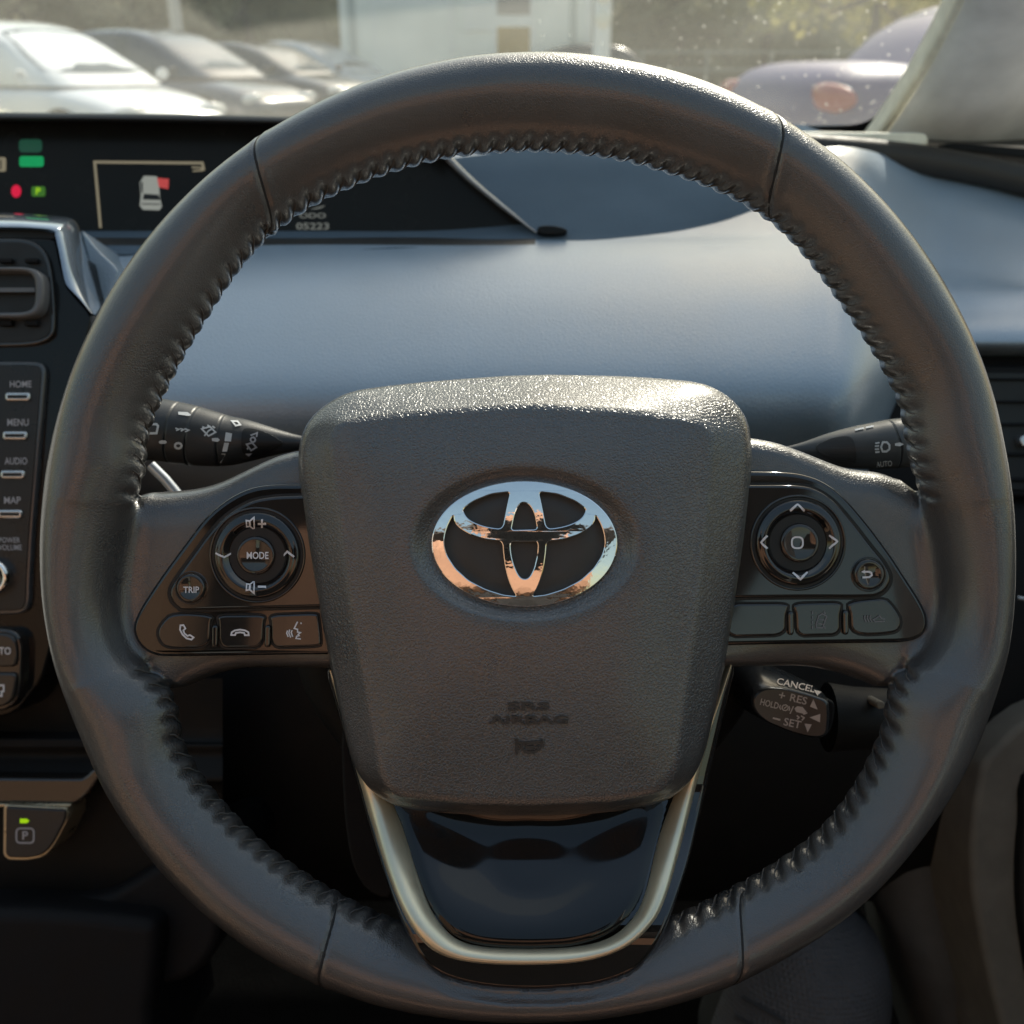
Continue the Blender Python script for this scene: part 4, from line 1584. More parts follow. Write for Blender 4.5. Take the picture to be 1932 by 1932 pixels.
for s in (stroke2d([cZ(342 + 16 * math.cos(t * .7), 296 + 15 * math.sin(t * .7)) for t in range(9)], 2, True), stroke2d(mp(cZ, [(318, 282), (314, 294), (320, 306)]), 2),
          stroke2d(mp(cZ, [(362, 288), (366, 300), (362, 312)]), 2), stroke2d(mp(cZ, [(336, 300), (350, 290)]), 2),
          poly2d(mp(cZ, [(390, 300), (404, 288), (432, 292), (452, 316), (440, 328), (400, 318)])), stroke2d(mp(cZ, [(402, 336), (414, 346), (404, 356)]), 2.5),
          stroke2d(mp(cZ, [(424, 338), (440, 348), (428, 362)]), 2.5), stroke2d(mp(cZ, [(436, 330), (456, 322)]), 2.5)):
    mark(mb, s, b, 0)
mb.build('lettering', mat('lever_marking', (.66, .56, .50), .5), crz)
mb = MB()
slab(mb, chaikin(mp(cZ, [(548, 250), (600, 262), (604, 320), (585, 410), (560, 440), (545, 436)]), 2), -.060, -.10, bev=5)
mb.build('collar', M_vdark, crz)
mb = MB()
tube(mb, [Lc(*cZ(x, y), -.085) for x, y in ((560, 345), (700, 350), (900, 355), (1050, 360))], [.016, .0145, .014, .014], n=28)
mb.build('shaft', M_black, crz)
mb = MB()
slab(mb, chaikin(mp(cZ, [(812, 264), (856, 262), (866, 300), (820, 308)]), 1), -.064, -.08, bev=3)
mb.build('end_mark', M_brownpanel, crz)

# ------------------------------------------------------------------ shoe in the footwell
shoe = thing('shoe', 'black mesh trainer resting in the dark footwell under the rim', 'shoe', base=(1540, 1900, -.35))
mb = MB()
uo = chaikin(densify([(1445, 1790), (1480, 1745), (1530, 1728), (1590, 1728), (1645, 1752), (1688, 1800), (1705, 1850), (1706, 1910), (1690, 2000), (1640, 2120), (1380, 2120), (1345, 2010), (1390, 1890)], 40), 3)
uc = (1540, 1930)
n_ = 140
pr = sm_arr(polar(uo, uc, n_), 3)
rings = []
for u, w in ((.99, -.40), (1.03, -.385), (1.0, -.362), (.97, -.350), (.9, -.335), (.78, -.320), (.6, -.306), (.4, -.297), (.2, -.292), (.01, -.290)):
    rings.append([Lc(uc[0] + pr[k] * u * math.cos(2 * math.pi * k / n_), uc[1] + pr[k] * u * math.sin(2 * math.pi * k / n_), w, -.33) for k in range(n_)])
loft(mb, rings[2:], 0)
b = mb.bvh()
up_ = mb.build('upper', M_shoe, shoe)
mb = MB()
loft(mb, rings[:3], 0)
mb.build('sole', M_shoe2, shoe)
mb = MB()
for a, c in (((1400, 1880), (1480, 1925)), ((1388, 1915), (1470, 1965))):
    pp = []
    for k in range(13):
        u = k / 12
        d = (Lc(a[0] + (c[0] - a[0]) * u, a[1] + (c[1] - a[1]) * u, 0) - EYE).normalized()
        h = b.ray_cast(EYE, d)
        if h[0]:
            pp.append(h[0] + Vector((0, 0, .0015)))
    if len(pp) > 3:
        tube(mb, pp, .0015, n=8)
mb.build('laces', mat('lace', (.045, .045, .048), .8), shoe)
flo = thing('footwell_carpet', 'dark carpet lining the footwell below the steering wheel', 'carpet', base=(966, 1900, -.5))
mb = MB()
sheet(mb, [[(x, 1450, -.62), (x, 1700, -.56), (x, 1900, -.50), (x, 2150, -.40)] for x in (-300, 300, 966, 1500, 2300)])
mb.build('carpet', M_carpet, flo)

# ------------------------------------------------------------------ windscreen pillar
pil = thing('windscreen_pillar', 'grey cloth windscreen pillar with sunlight painted on its edge at the upper right', 'pillar', base=(1820, 150, -.5))
ed = [(1830, -60, -.36), (1806, 0, -.40), (1768, 76, -.45), (1732, 140, -.49), (1700, 190, -.525), (1676, 226, -.55), (1650, 262, -.575)]
mb = MB()
rings = []
for x, y, w in catmull(ed, 6, False):
    rings.append([Lc(x - 26, y - 4, w - .03), Lc(x - 12, y - 2, w - .012), Lc(x - 4, y, w), Lc(x + 3, y + 1, w + .004), Lc(x + 12, y + 3, w + .003)])
loft(mb, rings, 0, closed=False)
mb.build('edge_seal', M_trimlight, pil)
mb = MB()
rings = []
for x, y, w in catmull(ed, 6, False):
    r = []
    for dx, dw in ((6, -.006), (16, .006), (50, .016), (100, .020), (150, .020), (190, .012), (240, -.01), (320, -.05), (420, -.10)):
        r.append(Lc(x + dx, y + 3 + dx * .12, w + dw))
    rings.append(r)
loft(mb, rings, 0, closed=False)
mb.build('cloth_cover', M_pillar, pil)
mb = MB()
fr = [(1800, -60), (1782, 0), (1745, 76), (1710, 140), (1688, 180), (1665, 212), (1645, 228), (1615, 238), (1560, 240), (1480, 241)]
rings = []
for (x, y), w_ in zip(catmull(fr, 5, False), range(200)):
    t = min(1, w_ / 45)
    wd_ = -.42 - .19 * t
    rings.append([Lc(x - 3, y - 3, wd_ - .06), Lc(x + 9, y + 6, wd_ - .058), Lc(x + 26, y + 22, wd_ - .06)])
loft(mb, rings, 0, closed=False)
mb.build('glass_border', M_gap, pil)

# ------------------------------------------------------------------ windscreen
ws = thing('windscreen', 'dusty sunlit windscreen glass with fine specks', 'windscreen', base=(966, 230, -.7))
m = bpy.data.materials.new('dusty_glass')
m.use_nodes = True
nt = m.node_tree
for n in list(nt.nodes):
    nt.nodes.remove(n)
out = nd(nt, 'ShaderNodeOutputMaterial')
tr = nd(nt, 'ShaderNodeBsdfTransparent')
tr.inputs[0].default_value = (.95, .97, .96, 1)
gl = nd(nt, 'ShaderNodeBsdfGlossy')
gl.inputs['Roughness'].default_value = .02
tl = nd(nt, 'ShaderNodeBsdfTranslucent')
tl.inputs[0].default_value = (.92, .90, .80, 1)
fr_ = nd(nt, 'ShaderNodeFresnel')
fr_.inputs[0].default_value = 1.3
tc = nd(nt, 'ShaderNodeTexCoord')
no = nd(nt, 'ShaderNodeTexNoise')
no.inputs['Scale'].default_value = 7
no.inputs['Detail'].default_value = 6
vo_ = nd(nt, 'ShaderNodeTexVoronoi')
vo_.inputs['Scale'].default_value = 80
lt = nd(nt, 'ShaderNodeMath', operation='LESS_THAN')
lt.inputs[1].default_value = .10
hz = nd(nt, 'ShaderNodeMapRange')
hz.inputs[1].default_value = .35
hz.inputs[2].default_value = .75
hz.inputs[3].default_value = .08
hz.inputs[4].default_value = .135
ad = nd(nt, 'ShaderNodeMath', operation='MULTIPLY_ADD')
ad.inputs[1].default_value = .85
m1 = nd(nt, 'ShaderNodeMixShader')
m2_ = nd(nt, 'ShaderNodeMixShader')
L = nt.links.new
L(tc.outputs['Object'], no.inputs['Vector'])
L(tc.outputs['Object'], vo_.inputs['Vector'])
L(no.outputs['Fac'], hz.inputs[0])
L(vo_.outputs['Distance'], lt.inputs[0])
sx_ = nd(nt, 'ShaderNodeSeparateXYZ')
mxr = nd(nt, 'ShaderNodeMapRange')
mxr.inputs[1].default_value = -.05
mxr.inputs[2].default_value = .35
mxr.inputs[3].default_value = .05
mxr.inputs[4].default_value = .75
mlt = nd(nt, 'ShaderNodeMath', operation='MULTIPLY')
L(tc.outputs['Object'], sx_.inputs[0])
L(sx_.outputs[0], mxr.inputs[0])
L(lt.outputs[0], mlt.inputs[0])
L(mxr.outputs[0], mlt.inputs[1])
L(mlt.outputs[0], ad.inputs[0])
L(hz.outputs[0], ad.inputs[2])
L(fr_.outputs[0], m1.inputs[0])
L(tr.outputs[0], m1.inputs[1])
L(gl.outputs[0], m1.inputs[2])
L(ad.outputs[0], m2_.inputs[0])
L(m1.outputs[0], m2_.inputs[1])
L(tl.outputs[0], m2_.inputs[2])
L(m2_.outputs[0], out.inputs[0])
# in world axes (relative to the hub): base ahead of the dash, top edge over the wheel
mb = MB()
INV = MW.inverted()
rings = []
for i in range(9):
    u = i / 8
    y = 1.12 - 1.09 * u
    z = 1.045 + .455 * u + .02 * math.sin(math.pi * u)
    rings.append([INV @ Vector((-1.15 + 1.60 * j / 12, y - .10 * ((j - 6) / 6) ** 2, z)) for j in range(13)])
loft(mb, rings, 0, closed=False)
mb.build('glass', m, ws)

# ------------------------------------------------------------------ the cabin shell that stands around the lens
def wbox(mb, lo, hi, bev=0., mi=0):
    m3 = MB()
    box(m3, lo, hi, bev=bev)
    mb.add([INV @ v for v in m3.v], m3.f, mi, False)


seat = thing('driver_seat', 'unseen driver seat coloured for warm reflections in the steering wheel', 'seat', base=(966, 1900, .5))
mb = MB()
wbox(mb, (-.33, -.96, 1.06), (.22, -.80, 1.36), bev=.06)
mb.build('backrest', M_seat, seat)
mb = MB()
wbox(mb, (-.31, -.97, .55), (.20, -.79, 1.06), bev=.05)
mb.build('dark_reflection_panel', mat('dark_reflection_cloth', (.015, .014, .014), .9), seat)  # dark band added so the lower trim reflects something dark
mb = MB()
wbox(mb, (-.28, -.90, .42), (.28, -.42, .58), bev=.06)
mb.build('cushion', M_seat, seat)
mb = MB()
wbox(mb, (-.12, -.96, 1.35), (.12, -.82, 1.48), bev=.05)
mb.build('headrest', M_seat, seat)
pseat = thing('passenger_seat', 'unseen passenger seat added for brown reflections beside the driver seat', 'seat', base=(-1500, 1900, .5))  # put in out of view to turn the left panel's reflection brown
for lo, hi, nm in (((-1.06, -1.06, .55), (-.43, -.90, 1.44), 'backrest'), ((-1.04, -1.0, .42), (-.46, -.5, .58), 'cushion'), ((-.90, -1.05, 1.42), (-.58, -.92, 1.56), 'headrest')):
    mb = MB()
    wbox(mb, lo, hi, bev=.06)
    mb.build(nm, mat('brown_cloth', (.32, .20, .13), .85, grain=('weave', 300, .001, .4), vscale=6), pseat)
M_doorin = mat('grey_door_trim', (.12, .115, .11), .7)
shell = thing('cabin_side', 'pale lower doors and door pillars of the cabin around the seat', 'door panels', base=(966, 1900, .5))
for lo, hi, nm in (((.46, -2.2, .3), (.50, .25, .98), 'right_door'), ((-1.28, -2.2, .3), (-1.24, .35, .98), 'left_door'), 
                   ((-1.26, -2.0, 1.50), (.46, -1.0, 1.53), 'roof_panel'), ((.44, -.75, .98), (.48, -.55, 1.52), 'door_pillar'), ((-1.26, -.75, .98), (-1.22, -.55, 1.52), 'far_pillar'), ((-1.24, -2.2, .26), (.46, .8, .30), 'floor_pan')):  # roof strip added for a window-like streak in the gloss reflections
    mb = MB()
    wbox(mb, lo, hi, bev=.01)
    mb.build(nm, mat('roof_cloth', (.10, .085, .075), .9) if nm == 'roof_panel' else (M_doorin if 'left_door' in nm or 'right_door' in nm else M_head) if 'floor' not in nm else M_carpet, shell)

phone = thing('phone', 'black phone held up behind the lens, out of the frame', 'phone', base=(966, 966, .39))
mb = MB()
bm = bmesh.new()
bmesh.ops.create_cube(bm, size=1)
for v in bm.verts:
    v.co = Vector((v.co.x * .160 + .045, v.co.y * .076 - .018, v.co.z * .008 + .391))
bmesh.ops.bevel(bm, geom=bm.edges[:], offset=.003, segments=2, profile=.5, affect='EDGES')
bm.verts.index_update()
mb.add([v.co.copy() for v in bm.verts], [[v.index for v in f.verts] for f in bm.faces], 0, False)
bm.free()
mb.build('case', mat('phone_black', (.015, .015, .016), .3), phone)
# ================================================================== the car park outside
M_asph = mat('bounce_ground', (.30, .29, .27), .85, grain=('noise', 60, .01, .6), vscale=3, vary=.25)  # paled so the ground bounces light onto the cars and office
M_glassdk = mat('car_glass', (.05, .07, .085), .10, spec=.3)
M_tyre = mat('tyre_rubber', (.02, .02, .02), .8)
M_alloy = mat('alloy', (.55, .55, .56), .3, metal=.9)
M_lampg = mat('headlamp_glass', (.6, .62, .62), .08, spec=.8, coat=.8)
M_tail = mat('tail_lamp_red', (.34, .02, .02), .25, coat=.5)
M_grille = mat('grille_black', (.02, .02, .02), .5)


def paint(name, col, coat=1.):
    return mat(name, col, .30, spec=.5, coat=coat, coat_r=.04, vary=.03, vscale=2)


def car(label, loc, rotz, m_paint, L_=4.2, W=1.76, H=1.48, hood=.92, nose=.62, group=None, tail=.95, gx=0.):
    c = thing('parked_car', label, 'car', world=loc, rotz=rotz, group=group)
    st = [(-.5, .50, .42, tail * .82), (-.485, .74, .32, tail * .93), (-.45, .86, .25, tail), (-.36, .97, .22, tail * 1.0), (-.2, 1., .2, .96), (0, 1., .2, .95), (.16, 1., .2, .945),
          (.24, .99, .2, hood), (.34, .97, .2, hood * .93), (.42, .92, .22, hood * .84), (.465, .83, .24, nose * 1.1), (.49, .66, .30, nose), (.5, .45, .36, nose * .8)]
    st = catmull(st, 3, False)
    mb = MB()
    rings = []
    n = 28
    for u, hw, zb, zt in st:
        r = []
        for k in range(n):
            a = 2 * math.pi * k / n
            ca, sa = math.cos(a), math.sin(a)
            y = hw * W / 2 * math.copysign(abs(ca) ** .42, ca)
            z = (zb + zt) / 2 + (zt - zb) / 2 * math.copysign(abs(sa) ** .42, sa)
            r.append(Vector((u * L_, y * (1 - .06 * max(0, sa)), z)))
        rings.append(r)
    loft(mb, rings, 0, cap0=True, cap1=True, flip=True)
    body = mb.build('body', m_paint, c)
    # greenhouse
    lv = [(.86, -.47, .245, .90), (.98, -.455, .19, .88), (1.12, -.425, .115, .84), (1.26, -.39, .045, .79), (1.36, -.345, -.02, .74), (1.42, -.29, -.08, .68), (1.46, -.2, -.14, .50)]
    zs = H / 1.46
    lv = catmull(lv, 3, False)

    lv = [(z, x0 + gx, x1 + .055, hw) for z, x0, x1, hw in lv]

    def ring(z, x0, x1, hw, off=0., n=48):
        r = []
        for k in range(n):
            a = 2 * math.pi * k / n
            ca, sa = math.cos(a), math.sin(a)
            xm, xr = (x0 + x1) / 2 * L_, (x1 - x0) / 2 * L_ + off
            r.append(Vector((xm + xr * math.copysign(abs(ca) ** .30, ca), (hw * W / 2 + off) * math.copysign(abs(sa) ** .38, sa), z * zs)))
        return r
    mb = MB()
    rs = [ring(*l) for l in lv]
    loft(mb, rs, 0, cap1=True, flip=True)
    gh = mb.build('roof', m_paint, c)
    gb = mb.bvh()

    def patch(pts, origin_dir, name, m, parent=c, eps=.006):
        vs, fs = poly2d(pts)
        o3 = []
        for a, z in densify(pts, .12):
            if origin_dir == 'side+' or origin_dir == 'side-':
                sgn = 1 if origin_dir == 'side+' else -1
                h = gb.ray_cast(Vector((a * L_, sgn * 3, z * zs)), Vector((0, -sgn, 0)))
                p = (h[0] + Vector((0, sgn * eps, 0))) if h[0] else None
            else:
                sgn = 1 if origin_dir == 'front' else -1
                h = gb.ray_cast(Vector((sgn * 4, a * W / 2, z * zs)), Vector((-sgn, 0, 0)))
                p = (h[0] + Vector((sgn * eps, 0, eps))) if h[0] else None
            if p is None:
                return
            o3.append(p)
        cen = sum(o3, Vector()) / len(o3)
        mb = MB()
        mb.add(o3 + [cen], [[i, (i + 1) % len(o3), len(o3)] for i in range(len(o3))], 0, True)
        mb.build(name, m, parent)
    for sd in ('side+', 'side-'):
        patch([(-.02, .99), (.21, .99), (.15, 1.12), (.08, 1.24), (-.02, 1.33)], sd, 'side_window', M_glassdk)
        patch([(-.27, .99), (-.04, .99), (-.04, 1.33), (-.15, 1.36), (-.25, 1.33)], sd, 'side_window', M_glassdk)
        patch([(-.42, 1.02), (-.29, .99), (-.27, 1.32), (-.33, 1.28)], sd, 'side_window', M_glassdk)
    for sg, nm in (('front', 'windscreen'), ('back', 'rear_window')):
        ps = [(-.74, .99), (-.4, .975), (0, .97), (.4, .975), (.74, .99), (.70, 1.12), (.64, 1.24), (.58, 1.34), (.3, 1.37), (0, 1.375), (-.3, 1.37), (-.58, 1.34), (-.64, 1.24), (-.70, 1.12)]
        patch(ps, sg, nm, M_glassdk)
    for sx in (.31, -.30):
        for sy in (1, -1):
            mb = MB()
            n = 28
            rr = []
            for r_, y in ((.17, .10), (.29, .11), (.325, .07), (.325, -.07), (.29, -.11), (.17, -.10)):
                rr.append([Vector((sx * L_ + r_ * math.cos(2 * math.pi * k / n), sy * (W / 2 - .10) + y * sy, .325 + r_ * math.sin(2 * math.pi * k / n))) for k in range(n)])
            loft(mb, rr, 0)
            wh = mb.build('wheel', M_tyre, c)
            mb = MB()
            rr = []
            for r_, y in ((.2, .085), (.185, .105), (.12, .09), (.05, .10), (.005, .10)):
                rr.append([Vector((sx * L_ + r_ * math.cos(2 * math.pi * k / n), sy * (W / 2 - .10) + y * sy, .325 + r_ * math.sin(2 * math.pi * k / n))) for k in range(n)])
            loft(mb, rr, 0)
            mb.build('rim', M_alloy, wh)
            mb = MB()
            mb.add([Vector((sx * L_ + r_ * math.cos(math.pi * k / 20), sy * (W / 2 + .004), .325 + r_ * math.sin(math.pi * k / 20))) for r_ in (.33, .385) for k in range(21)],
                   [[k, k + 1, k + 22, k + 21] for k in range(20)], 0, True)
            mb.build('wheel_arch', M_grille, c)
    bb = MB()
    bb.v, bb.f = [v for r in rings for v in r], []
    nn = len(rings[0])
    for i in range(len(rings) - 1):
        for j in range(nn):
            bb.f.append([i * nn + j, i * nn + (j + 1) % nn, (i + 1) * nn + (j + 1) % nn, (i + 1) * nn + j])
    bt = bb.bvh()
    for sy in (1, -1):
        for sg, nm, m_, zz in ((1, 'headlamp', M_lampg, nose * 1.02), (-1, 'tail_lamp', M_tail, tail * .84)):
            h = bt.ray_cast(Vector((sg * 4, sy * .62 * W / 2, zz + .02)), Vector((-sg, 0, 0)))
            if h[0]:
                mb = MB()
                n = 24
                loft(mb, [[h[0] + Vector((sg * .045 * math.cos(b_) - sg * .02 - .10 * sg * abs(.24 * math.cos(math.pi * 2 * k / n) * math.sin(b_)) * 1.5, sy * .25 * math.cos(2 * math.pi * k / n) * math.sin(b_),
                                           .075 * math.sin(2 * math.pi * k / n) * math.sin(b_))) for k in range(n)] for b_ in [.02 + 1.6 * i / 8 for i in range(9)]], 0)
                mb.build(nm, m_, c)
        mb = MB()
        x, y, z = .20 * L_, sy * (W / 2 + .06), 1.00
        n = 16
        rr = [[Vector((x + .05 * math.sin(math.pi * i / 8), y + .08 * math.cos(2 * math.pi * k / n) * math.sin(math.pi * (i + .4) / 9), z + .06 * math.sin(2 * math.pi * k / n) * math.sin(math.pi * (i + .4) / 9))) for k in range(n)] for i in range(9)]
        rr = [[v + Vector((.10 * (i / 8 - .5), 0, 0)) for v in r] for i, r in enumerate(rr)]
        loft(mb, rr, 0)
        mb.build('wing_mirror', m_paint, c)
    mb = MB()
    box(mb, (.47 * L_, -.40, .32), (.502 * L_, .40, .47), bev=.02)
    mb.build('grille', M_grille, c)
    return c


def ground_at(px, py_unused, y):
    """x of a photo column at a distance y ahead of the hub"""
    d = (MW.to_3x3() @ (Lc(px, 110, 0) - EYE)).normalized()
    o = MW @ EYE
    return o.x + d.x / d.y * (y - o.y)


GR = 'cars parked in a row facing right'
P_white = paint('white_paint', (.90, .91, .92))
P_navy = paint('dark_blue_grey_paint', (.035, .045, .065))
P_black = paint('black_paint', (.025, .027, .032))
P_silver = paint('pale_silver_paint', (.50, .53, .56))
P_blue = mat('violet_blue_paint', (.045, .045, .17), .45, spec=.25, coat=.1, vary=.03, vscale=2)
P_gold = paint('cream_paint', (.70, .62, .42))
YAW = 28
for px, y, m_, lab, H, L_ in ((74, 7.2, P_gold, 'cream car with a glinting bonnet corner at the far left', 1.44, 4.1), (420, 11., P_white, 'white hatchback facing right beyond the display hood', 1.53, 4.2),
                              (600, 15., P_navy, 'dark blue grey hatchback just behind the white hatchback', 1.55, 4.2), (726, 19., P_black, 'black hatchback third along, half hidden by the rim', 1.44, 4.2),
                              (790, 23., P_silver, 'pale silver car furthest along the row in front of the office', 1.51, 4.3)):
    xn = ground_at(px, 0, y)
    car(lab, (xn - .36 - L_ / 2 * math.cos(R(YAW)), y - .3 + L_ / 2 * math.sin(R(YAW)), 0), R(-YAW), m_, L_=L_, H=H, group=GR)
car('violet blue saloon with red tail lamps seen through the right of the windscreen', (ground_at(1475, 0, 5.9) + 2.1, 6.3, 0), R(14), P_blue, L_=4.6, H=1.50, tail=1.13, gx=.10)
car('dark car far behind the violet saloon near the trees', (ground_at(1330, 0, 17) - 2, 24, 0), R(180), P_black, L_=4.2, H=1.45)

# ground sheet
mb = MB()
g_ = [(-400, -60), (400, -60), (400, 600), (-400, 600)]
mb.add([Vector((x, y, 0)) for x, y in g_], [[0, 1, 2, 3]], 0, False)
gr = mb.build('ground', M_asph, None)
gr['kind'] = 'structure'

# portable office
M_cabin = mat('pale_green_grey_panel', (.90, .93, .91), .55, vary=.06, vscale=1.5)
M_cabinw = mat('white_panel', (.90, .92, .92), .5, vary=.04, vscale=2)
M_frame = mat('cabin_post', (.52, .57, .57), .5)
M_sign = mat('sign_blue', (.12, .18, .45), .4)
M_ochre = mat('blind_ochre', (.46, .33, .14), .7, vscale=4)
YB = 24.
bx0, bx1 = ground_at(645, 0, YB), ground_at(1115, 0, YB)
off = thing('portable_office', 'pale grey portable office block with a small window and blue sign', 'building', world=((bx0 + bx1) / 2, YB, 0))


def ob_(lo, hi, nm, m_, parent=off, bev=.01):
    mb = MB()
    box(mb, Vector(lo) - Vector(((bx0 + bx1) / 2, YB, 0)), Vector(hi) - Vector(((bx0 + bx1) / 2, YB, 0)), bev=bev)
    return mb.build(nm, m_, parent)


wall = ob_((bx0, YB, .2), (bx1, YB + 3, 3.1), 'wall', M_cabin)
ob_((bx0 - .1, YB - .12, 3.1), (bx1 + .1, YB + 3.1, 3.3), 'roof', M_frame)
for px in (668, 1080, 1108):
    x = ground_at(px, 0, YB)
    ob_((x - .07, YB - .06, .2), (x + .07, YB - .003, 3.08), 'post', M_cabinw if px > 1090 else M_frame)
x0, x1 = ground_at(705, 0, YB), ground_at(858, 0, YB)
d_ = ob_((x0, YB - .05, .2), (x1, YB - .004, 2.32), 'shutter_panel', M_cabinw)
ob_((x0 + .12, YB - .07, .3), (x1 - .12, YB - .052, 2.2), 'shutter_leaf', M_cabin, d_)
x0, x1 = ground_at(895, 0, YB), ground_at(920, 0, YB)
ob_((x0 - .2, YB - .04, 1.7), (x1 + .2, YB - .004, 2.25), 'notice_board', M_cabinw)
x0, x1 = ground_at(928, 0, YB), ground_at(1010, 0, YB)
wn_ = ob_((x0, YB - .06, 1.1), (x1, YB - .004, 2.5), 'window', M_cabinw)
ob_((x0 + .12, YB - .08, 1.2), (x1 - .12, YB - .062, 1.78), 'blind', M_ochre, wn_)
ob_((x0 + .12, YB - .08, 2.02), (x1 - .12, YB - .062, 2.34), 'blind', mat('blind_grey', (.40, .37, .35), .7), wn_)
x0, x1 = ground_at(838, 0, YB), ground_at(905, 0, YB)
ob_((x0, YB - .09, 2.56), (x1, YB - .015, 2.98), 'sign', M_sign)

# lamp post and slim posts
lp = thing('lamp_post', 'pale slim lamp post among the trees left of the office', 'lamp post', world=(ground_at(340, 0, 22), 22, 0))
mb = MB()
tube(mb, [Vector((0, 0, z)) for z in (0, .5, 2, 4, 6)], [.16, .13, .12, .11, .09], n=16)
mb.build('post', mat('galvanised', (.55, .55, .55), .4, metal=.4), lp)
mb = MB()
tube(mb, [Vector((0, 0, 6)), Vector((.3, -.2, 6.3)), Vector((1.0, -.6, 6.4))], [.08, .07, .1], n=12)
mb.build('lamp_head', MATS['galvanised'], lp)
rp = thing('corner_post', 'white post with two pale discs at the right end of the office', 'post', world=(ground_at(1134, 0, 21), 21, 0))
mb = MB()
tube(mb, [Vector((0, 0, z)) for z in (0, 1, 2, 3.2)], [.17, .17, .17, .16], n=16)
mb.build('post', M_cabinw, rp)
for z in (2.28, 1.85):
    mb = MB()
    n = 20
    loft(mb, [[Vector((.17 * r_ * math.cos(2 * math.pi * k / n), -.17 - d_ * .05, z + .17 * r_ * math.sin(2 * math.pi * k / n))) for k in range(n)] for r_, d_ in ((1, 0), (.9, 1), (.5, 1.4), (.02, 1.5))], 0)
    mb.build('pale_disc', mat('disc_white', (.9, .88, .78), .25, spec=.8), rp)  # pale discs on the near side of the post

# fence on the right
fe = thing('rail_fence', 'thin grey rail fence along the back of the car park', 'fence', world=(6, 27, 0))
for i in range(14):
    mb = MB()
    box(mb, (-6 + i * 1.6, -.04, 0), (-5.92 + i * 1.6, .04, 1.35))
    mb.build('fence_post', mat('fence_grey', (.30, .31, .28), .6), fe)
for z in (.5, .9, 1.3):
    mb = MB()
    box(mb, (-6, -.02, z - .03), (15.5, -.045, z + .03))
    mb.build('rail', MATS['fence_grey'], fe)


# ------------------------------------------------------------------ vegetation
def leafmat(name, c1, c2):
    m = bpy.data.materials.new(name)
    m.use_nodes = True
    nt = m.node_tree
    b = nt.nodes['Principled BSDF']
    tc = nd(nt, 'ShaderNodeTexCoord')
    n1 = nd(nt, 'ShaderNodeTexNoise')
    n1.inputs['Scale'].default_value = .9
    n1.inputs['Detail'].default_value = 4
    cr = nd(nt, 'ShaderNodeValToRGB')
    cr.color_ramp.elements[0].position = .35
    cr.color_ramp.elements[0].color = (*c1, 1)
    cr.color_ramp.elements[1].position = .65
    cr.color_ramp.elements[1].color = (*c2, 1)
    nt.links.new(tc.outputs['Object'], n1.inputs['Vector'])
    nt.links.new(n1.outputs['Fac'], cr.inputs[0])
    nt.links.new(cr.outputs[0], b.inputs['Base Color'])
    b.inputs['Roughness'].default_value = .6
    tl = nd(nt, 'ShaderNodeBsdfTranslucent')
    nt.links.new(cr.outputs[0], tl.inputs[0])
    mx = nd(nt, 'ShaderNodeMixShader')
    mx.inputs[0].default_value = .45
    o = nt.nodes['Material Output']
    nt.links.new(b.outputs[0], mx.inputs[1])
    nt.links.new(tl.outputs[0], mx.inputs[2])
    nt.links.new(mx.outputs[0], o.inputs[0])
    return m


M_leafdull = leafmat('olive_leaf', (.24, .23, .15), (.42, .40, .27))
M_leafsun = leafmat('painted_sun_leaf', (.26, .26, .09), (.70, .62, .24))  # sunlight painted in as a lighter, yellower leaf colour
M_bark = mat('bark', (.16, .13, .10), .85, vscale=8)


def leaves(mb, rng, pts_r, n, size):
    for _ in range(n):
        c, r = rng.choice(pts_r)
        while True:
            d = Vector((rng.uniform(-1, 1), rng.uniform(-1, 1), rng.uniform(-1, 1)))
            if d.length < 1:
                break
        p = c + Vector((d.x * r.x, d.y * r.y, d.z * r.z))
        u = Vector((rng.gauss(0, 1), rng.gauss(0, 1), rng.gauss(0, 1))).normalized()
        v = u.orthogonal().normalized()
        s = size * rng.uniform(.6, 1.4)
        mb.add([p - u * s, p + v * s * .5, p + u * s, p - v * s * .5], [[0, 1, 2, 3]], 0, False)


def tree(name, label, loc, h, cr, m_, seed, n=3500, size=.12, group=None):
    rng = random.Random(seed)
    t = thing(name, label, 'tree', world=loc, group=group)
    mb = MB()
    tube(mb, [Vector((0, 0, 0)), Vector((.05, 0, h * .25)), Vector((-.05, .05, h * .5)), Vector((.1, 0, h * .85))], [h * .03, h * .024, h * .018, h * .006], n=12)
    clumps = []
    for i in range(14):
        a = rng.uniform(0, 6.28)
        q = Vector((math.cos(a) * cr * rng.uniform(.2, .75), math.sin(a) * cr * rng.uniform(.2, .75), h * rng.uniform(.28, .92)))
        tube(mb, [Vector((0, 0, h * .3 + q.z * .2)), q * .6 + Vector((0, 0, q.z * .2)), q], [h * .012, h * .008, h * .003], n=7)
        r = cr * rng.uniform(.28, .5)
        clumps.append((q, Vector((r, r, r * .8))))
    mb.build('trunk', M_bark, t)
    mb = MB()
    leaves(mb, rng, clumps, n, size)
    mb.build('crown', m_, t)


